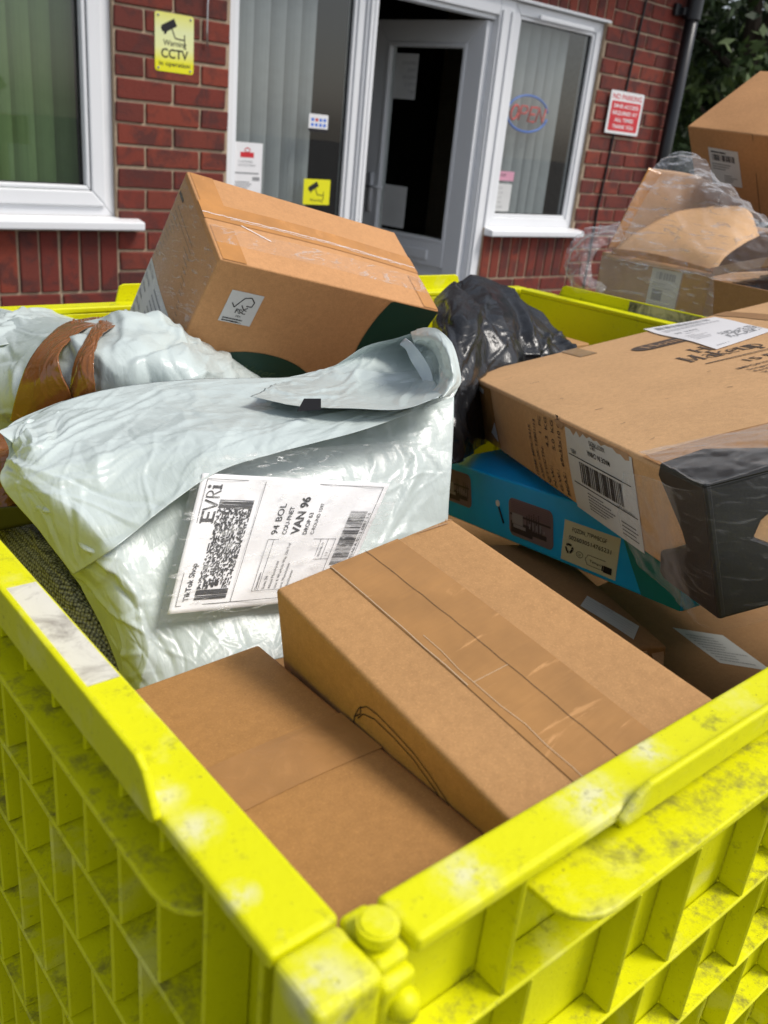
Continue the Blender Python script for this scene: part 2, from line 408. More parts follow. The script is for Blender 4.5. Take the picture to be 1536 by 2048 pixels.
# openings: (x0,x1,z0,z1) in wall metres, z absolute
LW = (-1.2, 1.482, Z0+.045, Z0+.045+1.16)
UN = (1.945, 3.45, 0.0, Z0+1.058)
RW = (3.40, 4.172, Z0+.034, Z0+1.058)
walls = empty('brick_building', (XC/2, WY, 0), 'red brick building with white plastic windows and an open door', 'building')
rg = random.Random(4)
bm = bmesh.new()
def brick(x0, x1, z0, z1, dep=.012):
    j = lambda s=.0016: rg.uniform(-s, s)
    o = rg.uniform(-.0018, .0018)
    cs = [(x0+j(), z0+j()), (x1+j(), z0+j()), (x1+j(), z1+j()), (x0+j(), z1+j())]
    f = [bm.verts.new((a, WY-.004-o, c)) for a, c in cs]; k = [bm.verts.new((a, WY+.02, c)) for a, c in cs]
    bm.faces.new(f[::-1])
    for i in range(4): bm.faces.new((f[i], f[(i+1) % 4], k[(i+1) % 4], k[i]))
def inside(x0, x1, z0, z1):
    segs = [(x0, x1)]
    for (a, b2, c, d) in (LW, UN, RW, (LW[0], 1.482, Z0-.225, Z0), (3.46, 4.185, Z0-.225, Z0), (UN[0], 4.21, UN[3], UN[3]+.225), (LW[0]-.1, 1.53, LW[3], LW[3]+.225)):
        if z1 > c+.02 and z0 < d-.02:
            ns = []
            for s in segs:
                if s[1] <= a or s[0] >= b2: ns.append(s); continue
                if s[0] < a: ns.append((s[0], a-.003))
                if s[1] > b2: ns.append((b2+.003, s[1]))
            segs = ns
    return [s for s in segs if s[1]-s[0] > .012]
k0 = -int(Z0/.075)
for k in range(k0, 22):
    z0 = Z0+.075*k+.005; z1 = z0+.065
    if z0 < 0: continue
    ph = (1.5975 if k % 2 == 1 else 1.71)
    n0 = int((-3-ph)/.225)
    x = ph+n0*.225
    while x < XC:
        a, b2 = x+.005, min(x+.22, XC)
        for s in inside(a, b2, z0, z1): brick(s[0], s[1], z0, z1)
        x += .225
for xs, xe, z0 in ((LW[0], 1.482, Z0-.22), (3.46, 4.185, Z0-.22), (UN[0]-.1, 4.21, UN[3]+.005), (LW[0]-.1, 1.53, LW[3]+.005)):
    n = round((xe-xs)/.075); st = (xe-xs)/n
    for i in range(n): brick(xe-(i+1)*st+.005, xe-i*st-.005, z0, z0+.215)
me = bpy.data.meshes.new('brickwork'); bm.to_mesh(me); bm.free()
bw = keep(lk('brickwork', me, M['brick']), walls)
bv = bw.modifiers.new('bevel', 'BEVEL'); bv.width = .003; bv.segments = 1
b = MB()
def mort(x0, x1, z0, z1, y0=WY+.003, y1=WY+.10): b.box((x0, y0, z0), (x1, y1, z1))
mort(-3, LW[0], 0, TOPZ); mort(LW[0], LW[1], 0, LW[2]); mort(LW[0], LW[1], LW[3], TOPZ)
mort(LW[1], UN[0], 0, TOPZ); mort(UN[0], RW[1], UN[3], TOPZ); mort(RW[0]+.06, RW[1], 0, RW[2]); mort(RW[1], XC-.004, 0, TOPZ)
b.box((XC-.10, WY+.101, 0), (XC-.004, WY+6, TOPZ)); b.box((-3, WY+5.9, 0), (XC-.11, WY+6, TOPZ)); b.box((-3, WY+.101, 0), (-2.9, WY+5.89, TOPZ))
b.build('mortar_wall', M['mortar'], walls)
b = MB(); b.box((-3.2, WY-.38, TOPZ+.002), (XC+.25, WY+6.2, TOPZ+.12)); b.build('shade_eaves', M['pvc'], walls, .005)  # unseen overhang, set low and deep to shade the wall and doorway
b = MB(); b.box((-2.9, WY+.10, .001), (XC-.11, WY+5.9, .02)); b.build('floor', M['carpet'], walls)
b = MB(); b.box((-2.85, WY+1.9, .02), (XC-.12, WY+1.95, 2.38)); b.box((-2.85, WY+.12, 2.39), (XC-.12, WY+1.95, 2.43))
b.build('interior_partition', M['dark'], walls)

# -- white plastic frames: profile strips mitred round a rectangle
def frame_ring(mb, x0, x1, z0, z1, wd, y0, y1, sides='lrtb'):
    """rectangular ring of bars of width wd; y0 (front) < y1 (back)"""
    if 't' in sides: mb.poly([(x0, y0, z1), (x1, y0, z1), (x1-wd, y0, z1-wd), (x0+wd, y0, z1-wd)], (0, y1-y0, 0))
    if 'b' in sides: mb.poly([(x0, y0, z0), (x1, y0, z0), (x1-wd, y0, z0+wd), (x0+wd, y0, z0+wd)], (0, y1-y0, 0))
    if 'l' in sides: mb.poly([(x0, y0, z0), (x0, y0, z1), (x0+wd, y0, z1-wd), (x0+wd, y0, z0+wd)], (0, y1-y0, 0))
    if 'r' in sides: mb.poly([(x1, y0, z0), (x1, y0, z1), (x1-wd, y0, z1-wd), (x1-wd, y0, z0+wd)], (0, y1-y0, 0))
def glassmat():
    m, t, b = mat('window_glass')
    tr = N(t, 'BsdfTransparent'); gl = N(t, 'BsdfGlossy'); gl.inputs['Roughness'].default_value = .01
    tr.inputs[0].default_value = (.93, .95, .94, 1)
    fr = N(t, 'Fresnel'); fr.inputs[0].default_value = 1.55; mx = N(t, 'MixShader')
    mu = N(t, 'Math', operation='MULTIPLY'); mu.inputs[1].default_value = 1.8
    ge = N(t, 'NewGeometry'); iv = N(t, 'Math', operation='SUBTRACT'); iv.inputs[0].default_value = 1; t.links.new(ge.outputs['Backfacing'], iv.inputs[1])
    m2 = N(t, 'Math', operation='MULTIPLY'); t.links.new(fr.outputs[0], mu.inputs[0]); t.links.new(mu.outputs[0], m2.inputs[0]); t.links.new(iv.outputs[0], m2.inputs[1]); t.links.new(m2.outputs[0], mx.inputs[0])
    t.links.new(tr.outputs[0], mx.inputs[1]); t.links.new(gl.outputs[0], mx.inputs[2])
    t.links.new(mx.outputs[0], t.nodes['Material Output'].inputs[0]); return m
M['glass'] = glassmat()
M['gasket'] = plain('black_gasket', (.015, .015, .015), .5)
M['blind_g'] = plain('green_blind_fabric', (.155, .235, .10), .9, .2, 0, .04, 30)
M['blind_w'] = plain('grey_blind_fabric', (.42, .43, .44), .9, .2, 0, .04, 30)
def window(x0, x1, z0, z1, label, blind, bx0, bx1, sash=True, fw=.05, slat=.089, ang=20, fixed=None):
    yf = WY+.022
    f = MB(); frame_ring(f, x0, x1, z0, z1, fw, yf, yf+.07)
    fo = f.build('window_frame', M['pvc'], walls, .004)
    if label: fo['label'] = label
    a, b2, c, d = x0+fw, x1-fw, z0+fw, z1-fw
    if sash:
        s = MB(); frame_ring(s, a-.012, b2+.012, c-.012, d+.012, .052, yf-.014, yf-.001)
        frame_ring(s, a+.041, b2-.041, c+.041, d-.041, .016, yf-.006, yf+.03)
        so_ = s.build('sash', M['pvc'], None, .005); so_.parent = fo; so_.matrix_parent_inverse = Matrix.Translation(walls.location).inverted() if 0 else Matrix.Identity(4)
        a += .057; b2 -= .057; c += .057; d -= .057
    else:
        s = MB(); frame_ring(s, a, b2, c, d, .016, yf+.008, yf+.04); so_ = s.build('glazing_bead', M['pvc'], None, .003); so_.parent = fo
        a += .016; b2 -= .016; c += .016; d -= .016
    g = MB(); frame_ring(g, a-.001, b2+.001, c-.001, d+.001, .005, yf+.022, yf+.032)
    go = g.build('gasket', M['gasket'], None); go.parent = fo
    g = MB(); g.box((a, yf+.026, c), (b2, yf+.030, d)); go = g.build('glass_pane', M['glass'], None); go.parent = fo
    if blind:
        k = MB(); n = int((bx1-bx0)/(slat*.80)); th = R_(ang); rb = random.Random(7)
        for i in range(n):
            xx = bx0+(i+.5)*(bx1-bx0)/n; t2 = th+rb.uniform(-.12, .12); hw = slat/2
            dx, dy = hw*math.cos(t2), hw*math.sin(t2); top = z1+.1; lx = rb.uniform(-.012, .012)
            pts = []
            for s_ in range(7):
                q = -1+s_/3; pts.append((xx+dx*q, yf+.115+dy*q-.006*(1-q*q)))
            for (p, q) in zip(pts[:-1], pts[1:]):
                vs = [k.bm.verts.new((p[0]+lx, p[1], z0-.02)), k.bm.verts.new((q[0]+lx, q[1], z0-.02)), k.bm.verts.new((q[0], q[1], top)), k.bm.verts.new((p[0], p[1], top))]
                k.bm.faces.new(vs)
        ko = k.build('vertical_blind', M[blind], walls)
        sm = ko.modifiers.new('th', 'SOLIDIFY'); sm.thickness = .0008
        for p in ko.data.polygons: p.use_smooth = False
    return fo
window(LW[0], LW[1], LW[2], LW[3], 'window left of the brick pier with green blinds', 'blind_g', -1.1, 1.375, ang=-22)
window(1.95, 2.60, Z0-.62, UN[3]-.003, 'tall side window beside the doorway with grey blinds', 'blind_w', 1.97, 2.42, sash=False, fw=.035, ang=-24)
window(3.487, RW[1], RW[2], RW[3]-.004, 'window right of the doorway with grey blinds', 'blind_w', 3.50, 4.02, sash=False, fw=.05, ang=-24)
# sills
def sill(x0, x1, z):
    s = MB(); s.poly([(x0, WY-.055, z-.036), (x0, WY-.055, z-.006), (x0, WY+.02, z+.006), (x0, WY+.02, z-.036)], (x1-x0, 0, 0))
    s.build('window_sill', M['pvc'], walls, .005)
sill(LW[0]-.05, 1.568, CZ-.395); sill(3.462, 4.212, CZ-.405)
# vent and drip strip
s = MB(); s.box((3.64, WY-.014, CZ+.560), (4.055, WY+.006, CZ+.582)); s.build('trickle_vent', M['pvc'], walls, .006)
s = MB(); s.box((1.95, WY-.012, UN[3]-.002), (4.185, WY+.02, UN[3]+.010)); s.build('drip_strip', M['pvc'], walls, .002)
# door frame: posts and head
s = MB()
for a, b2 in ((2.602, 2.662), (3.385, 3.486)):
    s.box((a, WY+.012, .02), (b2, WY+.09, UN[3]-.004))
    s.box((a+.012, WY+.002, .02), (a+.030, WY+.0115, UN[3]-.05)); s.box((b2-.026, WY+.004, .02), (b2-.010, WY+.0115, UN[3]-.05))
s.box((2.6625, WY+.012, CZ+.545), (3.3845, WY+.09, UN[3]-.004)); s.box((2.6625, WY+.03, CZ+.525), (3.3845, WY+.088, CZ+.5445))
s.build('door_frame', M['pvc'], walls, .004)
# low panel under the tall window is white plastic
s = MB(); s.box((1.95, WY+.03, .02), (2.601, WY+.08, Z0-.621)); s.build('lower_panel', M['pvc'], walls, .003)
# door leaf, opened inwards
hx, hy = 3.372, WY+.05; ux, uy = -.10, .62; Ld = math.hypot(ux, uy); ux /= Ld; uy /= Ld; Ld = .70
def DM(): return Matrix(((ux, -uy, 0, hx), (uy, ux, 0, hy), (0, 0, 1, .02), (0, 0, 0, 1)))
H = CZ+.52-.02
df = MB(); Md = DM()
def dring(mb, x0, x1, z0, z1, wd, y0, y1):
    for pts in ([(x0, z1), (x1, z1), (x1-wd, z1-wd), (x0+wd, z1-wd)], [(x0, z0), (x1, z0), (x1-wd, z0+wd), (x0+wd, z0+wd)],
                [(x0, z0), (x0, z1), (x0+wd, z1-wd), (x0+wd, z0+wd)], [(x1, z0), (x1, z1), (x1-wd, z1-wd), (x1-wd, z0+wd)]):
        mb.poly([(p[0], y0, p[1]) for p in pts], (0, y1-y0, 0), Md)
dring(df, 0, Ld, 0, H, .10, -.03, .03); dring(df, .10, Ld-.10, .72, H-.10, .02, -.02, .036)
df.box((.1005, -.024, .60), (Ld-.1005, .034, .72), Md); df.box((.1005, -.016, .1005), (Ld-.1005, .016, .5995), Md); dring(df, .13, Ld-.13, .14, .56, .02, .0162, .026)
door = df.build('door', M['pvc'], walls, .004); door['label'] = 'white half-glazed door standing open inwards'
g = MB(); g.box((.12, .004, .74), (Ld-.12, .008, H-.12), Md); o = g.build('door_glass', M['glass'], None); o.parent = door
g = MB(); g.box((Ld-.075, .031, .82), (Ld-.045, .040, 1.02), Md); g.tube([Md @ Vector((Ld-.06, .06, .95)), Md @ Vector((Ld-.17, .062, .95))], .008); g.tube([Md @ Vector((Ld-.06, .036, .95)), Md @ Vector((Ld-.06, .062, .95))], .008)
o = g.build('door_handle', M['pvc'], None, 0, True); o.parent = door
g = MB(); g.box((.20, .035, .63), (.48, .045, .68), Md); o = g.build('letter_box', M['pvc'], None, .003); o.parent = door
def dfn(x, y, l): return Md @ Vector((x, .009+l, y))
o = sheet('notice', M['paper_g'], walls, dfn, .15, .21, x0=Ld-.29, y0=H-.36); nt_ = o
k = Ink()
for j in range(5): k.text(('OPENING', 'TIMES', 'MON-FRI', '9 TO 5', 'SAT')[j], Ld-.28, H-.20-.033*j, .022)
k.build('print', M['ink_grey'], o, lambda x, y, l: dfn(x, y, .0006))
o = sheet('notice', M['paper_g'], walls, dfn, .16, .21, x0=Ld-.30, y0=.76)

# ------------------------------------------------------------------ things on the wall
def wfn(x0, z0, o=.0): return lambda x, y, l: Vector((x0+x, WY-o-l, CZ+z0+y))
def camera_icon(k, cx, cy_, s):
    c, sn = math.cos(R_(28)), math.sin(R_(28))
    r = lambda x, y: (cx+(x*c-y*sn)*s, cy_+(x*sn+y*c)*s)
    k.poly([r(-.5, -.20), (r(.42, -.20)), r(.42, .22), r(-.5, .22)]); k.poly([r(-.58, -.10), r(-.49, -.10), r(-.49, .14), r(-.58, .14)])
    k.poly([r(-.56, -.27), r(-.36, -.27), r(-.30, -.19), r(-.52, -.19)])
    k.line([(cx+.12*s, cy_-.12*s), (cx+.35*s, cy_-.62*s), (cx+.95*s, cy_-.66*s)], .07*s)
    k.line([(cx+.95*s, cy_-.38*s), (cx+.95*s, cy_-.98*s)], .07*s)
def rounded(w, h, r, n=6):
    pts = []
    for cx, cy_, a in ((w-r, h-r, 0), (r, h-r, 90), (r, r, 180), (w-r, r, 270)):
        pts += [(cx+r*math.cos(R_(a+90*i/n)), cy_+r*math.sin(R_(a+90*i/n))) for i in range(n+1)]
    return pts
def plate(name, mat, parent, fn, w, h, r, th, lift=0):
    bm = bmesh.new(); a = [bm.verts.new(fn(x, y, lift+th)) for x, y in rounded(w, h, r)]; c = [bm.verts.new(fn(x, y, lift)) for x, y in rounded(w, h, r)]
    bm.faces.new(a); bm.faces.new(c[::-1])
    for i in range(len(a)): bm.faces.new((a[i], a[(i+1) % len(a)], c[(i+1) % len(a)], c[i]))
    bmesh.ops.recalc_face_normals(bm, faces=bm.faces[:])
    me = bpy.data.meshes.new(name); bm.to_mesh(me); bm.free(); o = lk(name, me, mat)
    if parent: keep(o, parent) if parent.type == 'EMPTY' else setattr(o, 'parent', parent)
    return o
def gradsign():
    m, t, b = mat('faded_yellow_sign'); c = N(t, 'TexCoord'); s = N(t, 'SeparateXYZ'); t.links.new(c.outputs['Generated'], s.inputs[0])
    col = ramp(t, s.outputs[2], [(.16, (.80, .76, .005)), (.42, (.80, .82, .38)), (.7, (.76, .80, .42)), (1, (.78, .76, .16))])
    t.links.new(col, b.inputs['Base Color']); b.inputs['Roughness'].default_value = .2; return m
f = wfn(1.635, .122, .003)
sg = empty('warning_sign', f(.077, .095, 0), 'yellow CCTV warning sign screwed to the brick pier', 'sign')
plate('sign_plate', gradsign(), sg, f, .154, .19, .010, .003)
k = Ink(); camera_icon(k, .058, .150, .062)
k.text('Warning', .078, .086, .026, align='c', bold=.012); k.text('CCTV', .078, .046, .042, align='c', bold=.02, width=.108)
k.text('in operation', .078, .020, .021, align='c', bold=.014, width=.124)
k.build('print', M['ink'], sg, f, .0034)
for x, y in ((.013, .011), (.141, .011), (.013, .179), (.141, .179)):
    b = MB(); bmesh.ops.create_uvsphere(b.bm, u_segments=10, v_segments=6, radius=.0045, matrix=Matrix.Translation(f(x, y, .003))); b.build('screw', M['metal'], sg)

f = wfn(4.275, .108, .018)
sg = empty('parking_sign', f(.15, .10, 0), 'white and red NO PARKING sign on the brick beside the downpipe', 'sign')
plate('sign_plate', M['white'], sg, f, .30, .212, .006, .003)
plate('red_panel', M['red'], sg, lambda x, y, l: f(.018+x, .014+y, l), .264, .148, .008, .0006, .0031)
k = Ink(); k.text('NO PARKING', .15, .172, .036, align='c', width=.262, bold=.02); k.build('red_lettering', M['red'], sg, f, .0034)
k = Ink()
for j, s in enumerate(('24HR ACCESS', 'REQUIRED AT', 'ALL TIMES', 'THANK YOU')): k.text(s, .15, .130-.034*j, .026, align='c', width=(.225, .225, .17, .19)[j], bold=.02)
k.build('white_lettering', M['white'], sg, f, .0041)

gl = lambda x, z: wfn(x, z, -.040)              # outer face of the fixed panes (set back)
f = wfn(1.992, -.30, -.0465)
st = tag(plate('notice', M['paper'], None, f, .145, .205, .002, .0006), 'white notice with a red emblem on the tall side window', 'notice')
k = Ink(); k.rect(.040, .148, .104, .168); k.ring(.073, .176, .012, .008, .004); k.build('red_emblem', M['red'], st, f, .0010)
k = Ink(); k.text('CUSTOMER', .03, .128, .012, width=.07); k.text('NOTICE POINT', .03, .114, .012, width=.085); k.lines(.015, .02, .10, .06, 5, seed=3); k.rect(.10, .06, .135, .075); k.rect(.01, .085, .13, .091)
k.build('print', M['ink_grey'], st, f, .0010)
f = wfn(2.360, -.030, -.0465)
st = tag(plate('payment_sticker', M['paper'], None, f, .100, .068, .003, .0006), 'small white card payment sticker high on the side window', 'sticker')
k = Ink(); k.rect(0, 0, .1, .012); k.build('dark_strip', M['ink'], st, f, .0009)
k = Ink()
for i in range(4):
    for j in range(2): k.rect(.012+.021*i, .020+.020*j, .026+.021*i, .032+.020*j)
k.build('card_marks', M['neon_blue'], st, f, .0009)
k = Ink(); k.rect(.033, .040, .047, .052); k.build('red_mark', M['red'], st, f, .0012)
f = wfn(2.352, -.325, -.0465)
st = tag(plate('warning_sticker', M['signyel'], None, f, .142, .105, .003, .0006), 'yellow CCTV sticker low on the side window', 'sticker')
k = Ink(); camera_icon(k, .055, .075, .055); k.text('Warning', .07, .012, .02, align='c'); k.build('print', M['ink'], st, f, .0009)

f = wfn(3.585, .085, -.0465)
st = tag(plate('opening_hours_notice', M['paper_g'], None, wfn(3.545, -.325, -.0465), .125, .135, .002, .0006), 'pale green opening times notice low in the right window', 'notice')
k = Ink()
for j in range(5): k.text(('8-5.30', '9-12.00', '8-5.30', '9-1.00', 'CLOSED')[j], .015, .108-.023*j, .016)
k.build('print', M['ink_grey'], st, wfn(3.545, -.325, -.0465), .0009)
st = tag(plate('pink_sticker', M['pink'], None, wfn(3.54, -.175, -.0465), .135, .045, .002, .0006), 'pink sticker above the opening times notice', 'sticker')
k = Ink(); k.text('PLEASE', .02, .02, .018); k.build('print', M['ink'], st, wfn(3.54, -.175, -.0465), .0009)
f = wfn(3.742, .150, -.075)
op = empty('open_sign', f(0, 0, 0), 'unlit red and blue OPEN tube sign hanging in the right window', 'sign')
def tubes(name, strokes, r, mt, par):
    b = MB()
    for s in strokes: b.tube([f(x, y, 0) for x, y in s], r, 6)
    return b.build(name, mt, par, 0, True)
ov = [(.155*math.cos(2*math.pi*i/36), .085*math.sin(2*math.pi*i/36)) for i in range(37)]
tubes('oval_tube', [ov[1:18], ov[19:36]], .0065, M['neon_blue'], op)
def sh(x, y, cx): return (cx+x*.026+y*.008, y*.034)
L_ = []
L_.append([sh(math.cos(a), math.sin(a), -.098) for a in [2*math.pi*i/16 for i in range(17)]])
L_.append([sh(-1, -1, -.032), sh(-1, 1, -.032), sh(.5, 1, -.032), sh(1, .5, -.032), sh(.5, 0, -.032), sh(-1, 0, -.032)])
L_.append([sh(1, 1, .036), sh(-.8, 1, .036), sh(-.8, -1, .036), sh(1, -1, .036)]); L_.append([sh(-.8, 0, .036), sh(.7, 0, .036)])
L_.append([sh(-1, -1, .102), sh(-1, 1, .102), sh(1, -1, .102), sh(1, 1, .102)])
tubes('letter_tubes', L_, .0062, M['neon_red'], op)

# downpipe at the corner, thin cable, hook
dp = empty('downpipe', (4.83, WY-.055, 0), 'black plastic downpipe at the corner of the brick building', 'downpipe')
b = MB(); b.tube([(4.815, WY-.06, .02), (4.815, WY-.06, TOPZ)], .037, 20); b.build('pipe', M['black_pvc'], dp, 0, True)
b = MB(); b.tube([(4.815, WY-.06, CZ+.72), (4.815, WY-.06, CZ+.90)], .046, 20); b.build('socket_joint', M['black_pvc'], dp, .003)
b = MB(); b.box((4.74, WY-.055, CZ+.735), (4.90, WY-.004, CZ+.775)); b.box((4.70, WY-.03, CZ+.73), (4.745, WY-.004, CZ+.79)); b.build('pipe_clip', M['black_pvc'], dp, .004)
b = MB(); pts = [(4.45, WY-.010, TOPZ)]
for i, (x, z) in enumerate(((4.445, .78), (4.43, .60), (4.418, .42), (4.40, .2), (4.372, .08), (4.365, -.1), (4.35, -.3), (4.355, -.6), (4.35, -1.1))): pts.append((x, WY-.010, CZ+z))
tag(b.tube(pts, .006, 8).build('cable', M['cable'], None, 0, True), 'thin black cable clipped down the brickwork behind the parking sign', 'cable')
b = MB(); b.tube([(1.855, WY-.012, CZ+.55), (1.84, WY-.014, CZ+.36), (1.836, WY-.02, CZ+.27), (1.842, WY-.012, CZ+.225)], .003, 6)
tag(b.build('hanging_wire', M['metal'], None, 0, True), 'thin bare wire hanging on the brick pier above the CCTV sign', 'wire')

# ------------------------------------------------------------------ trees behind
def leafmat(name, c1, c2):
    m, t, b = mat(name); g = N(t, 'NewGeometry')
    t.links.new(ramp(t, g.outputs['Random Per Island'], [(0, c1), (1, c2)]), b.inputs['Base Color'])
    b.inputs['Roughness'].default_value = .55; return m
LM = [leafmat('dark_leaves', (.018, .040, .010), (.05, .09, .022)), leafmat('mid_leaves', (.03, .06, .012), (.085, .13, .03))]
BARK = plain('bark', (.06, .045, .03), .9, bmp=.5)
def tree(x, y, h, rad, n, lm, label, seed, low=.4):
    rg = np.random.RandomState(seed); rt = empty('tree', (x, y, 0), label, 'tree')
    b = MB(); tip = []
    b.tube([(x, y, 0), (x+.1, y, h*.3), (x-.05, y+.1, h*.6), (x, y, h*.9)], [.16, .12, .08, .02], 8)
    for i in range(14):
        a = rg.uniform(0, 6.28); z0 = h*rg.uniform(.2, .75); l = rad*rg.uniform(.5, .95)
        e = (x+l*math.cos(a), y+l*math.sin(a), z0+l*.5); b.tube([(x, y, z0), ((x+e[0])/2, (y+e[1])/2, z0+l*.35), e], [.05, .03, .01], 5); tip.append(e)
    b.build('trunk', BARK, rt)
    cl = []
    for i in range(150):
        u = rg.uniform(-1, 1); a = rg.uniform(0, 6.28); rr = rad*(rg.uniform(.25, 1)**.5); s = math.sqrt(1-u*u)
        zc = low+(h-low)*(.5+.5*u)
        prof = .55+.45*math.sin(math.pi*min(1, max(0, (zc-low)/(h-low)*.9+.08)))
        cl.append((x+rr*prof*math.cos(a), y+rr*prof*math.sin(a), zc, rg.uniform(.25, .6)*rad*.35))
    cl = np.array(cl); per = n//len(cl)
    C = np.repeat(cl, per, 0); d = rg.normal(size=(len(C), 3)); d /= np.linalg.norm(d, axis=1)[:, None]
    p = C[:, :3]+d*(C[:, 3:4]*rg.uniform(.2, 1, (len(C), 1))**.6)
    p[:, 2] -= rg.uniform(0, .25, len(C))
    a = rg.normal(size=(len(C), 3)); a[:, 2] -= .6; a /= np.linalg.norm(a, axis=1)[:, None]
    bb = np.cross(a, rg.normal(size=(len(C), 3))); bb /= np.linalg.norm(bb, axis=1)[:, None]
    L = rg.uniform(.05, .095, (len(C), 1)); Wd = L*rg.uniform(.3, .5, (len(C), 1))
    V = np.stack([p-a*L, p+bb*Wd, p+a*L, p-bb*Wd], 1).reshape(-1, 3)
    me = bpy.data.meshes.new('crown'); nf = len(C)
    me.vertices.add(nf*4); me.vertices.foreach_set('co', V.ravel()); me.loops.add(nf*4); me.loops.foreach_set('vertex_index', np.arange(nf*4))
    me.polygons.add(nf); me.polygons.foreach_set('loop_start', np.arange(nf)*4); me.polygons.foreach_set('loop_total', np.full(nf, 4)); me.update(calc_edges=True)
    keep(lk('crown', me, lm), rt)
tree(8.3, 7.2, 6.5, 2.3, 26000, LM[0], 'dark leafy tree just right of the black downpipe', 3)
tree(10.3, 6.0, 5.0, 1.9, 20000, LM[1], 'lighter green tree behind the top right carton', 5, .3)
tree(12.5, 9.5, 8.0, 3.2, 24000, LM[0], 'tall dark tree at the back behind the other trees', 8, .2)
tree(12.2, 5.0, 6.0, 2.3, 16000, LM[0], 'dark tree at the right edge behind the cartons', 11, .2)
b = MB(); b.poly([(6, 13, 0), (22, 9, 0), (22.3, 9.3, 0), (6.2, 13.4, 0)], (0, 0, .01))
hb = bmesh.new(); rgn = np.random.RandomState(2); hb.free(); b.bm.free()
def hedge():
    rg = np.random.RandomState(21); n = 26000; s = rg.uniform(0, 1, n); z = rg.uniform(0, 1, n)**.8*3.4
    x = 6.5+14*s; y = 11.5-6*s+rg.normal(0, .35, n)
    p = np.stack([x, y, z], 1); a = rg.normal(size=(n, 3)); a /= np.linalg.norm(a, axis=1)[:, None]
    bb = np.cross(a, rg.normal(size=(n, 3))); bb /= np.linalg.norm(bb, axis=1)[:, None]; L = rg.uniform(.08, .16, (n, 1))
    V = np.stack([p-a*L, p+bb*L*.5, p+a*L, p-bb*L*.5], 1).reshape(-1, 3); me = bpy.data.meshes.new('hedge')
    me.vertices.add(n*4); me.vertices.foreach_set('co', V.ravel()); me.loops.add(n*4); me.loops.foreach_set('vertex_index', np.arange(n*4))
    me.polygons.add(n); me.polygons.foreach_set('loop_start', np.arange(n)*4); me.polygons.foreach_set('loop_total', np.full(n, 4)); me.update(calc_edges=True)
    tag(lk('hedge', me, LM[0]), 'long dark hedge behind the trees', 'hedge')
hedge()

# ------------------------------------------------------------------ yellow crate
RZ = CZ-.226                                # rim height
NX, NY = .137, .152                         # near inner corner
LX, LYY = 1.055, .880                       # inside width along x, depth along y
cr = empty('pallet_crate', (NX+LX/2, NY+LYY/2, 0), 'scuffed bright yellow plastic pallet crate full of parcels', 'crate')
def crate_wall(A, d, n, L, fin=(.1, .9, .020), cuts=None, pitch=.0263, shelves=(-.026, -.092, -.150, -.224, -.30, -.38, -.46), tabs=(), finoff=.0, fb=-.008, rw=.0262, seed=1, sub=2):
    """A inner end of the wall on the rim line, d along, n outwards; local box in (s,o,h)"""
    Mx = Matrix((Vector((*d, 0)), Vector((*n, 0)), Vector((0, 0, 1)))).transposed().to_4x4(); Mx.translation = Vector((A[0], A[1], RZ))
    b = MB(); rg = random.Random(seed)
    b.box((0, .0005, -.86), (L, .004, -.0074), Mx)
    zz = [-.0076]+list(shelves)
    for z in shelves: b.box((.004, .0042, z-.0030), (L-.004, rw-.0018, z), Mx)
    for r_ in range(len(zz)-1):
        z1, z0 = zz[r_]-(.0 if r_ == 0 else .0032), zz[r_+1]+.0002
        n_ = int(L/pitch)
        for i in range(n_+1):
            s = .008+i*(L-.016)/n_
            if r_ == 0:
                cut = [t_ for t_ in tabs if t_[0] < s < t_[1]]
                if cut:
                    b.box((s-.0012, .0042, z0), (s+.0012, rw-.0022, cut[0][2]-.0032), Mx); b.box((s-.0012, .0042, cut[0][2]+.0002), (s+.0012, rw-.0036, z1-.0002), Mx); continue
            if r_ > 0: s += (.5 if r_ % 2 else .0)*pitch*(.6 if i % 2 else 1)
            if s > L-.006: continue
            b.box((s-.0012, .0042, z0), (s+.0012, rw-.0022, z1-.0002), Mx)
    w_ = b.build('side_wall', M['yellow'], cr, .0009, seg=1)
    r = MB(); segs = cuts or [(0, L)]
    for a, c in segs: r.box((a, 0, -.0072), (c, rw, 0), Mx)
    ro = r.build('rim', M['yellow'], None, .0022, seg=3); ro.parent = w_
    a, c, hh = fin; f_ = MB(); o0, o1 = rw+.0002, rw+.0036
    f_.poly([(a, o0, fb), (a-.003, o0, fb+.004), (a+.006, o0, hh-.003), (a+.012, o0, hh), (c-.012, o0, hh), (c-.006, o0, hh-.003), (c, o0, fb+.004), (c, o0, fb)], (0, o1-o0, 0), Mx)
    fo = f_.build('raised_lip', M['yellow'], None, .0012, seg=2); fo.parent = w_
    for (s0, s1, z, o) in tabs:
        t = MB(); pts = [(s1, .0042, z), (s1, o, z), (s0+.02, o, z)]+[(s0+.02-.02*math.sin(R_(q)), o-.016+.016*math.cos(R_(q)), z) for q in (20, 40, 60, 80)]+[(s0, .0042, z)]
        t.poly(pts, (0, 0, -.003), Mx); to = t.build('moulded_ledge', M['yellow'], None, .001); to.parent = w_
    return w_, Mx
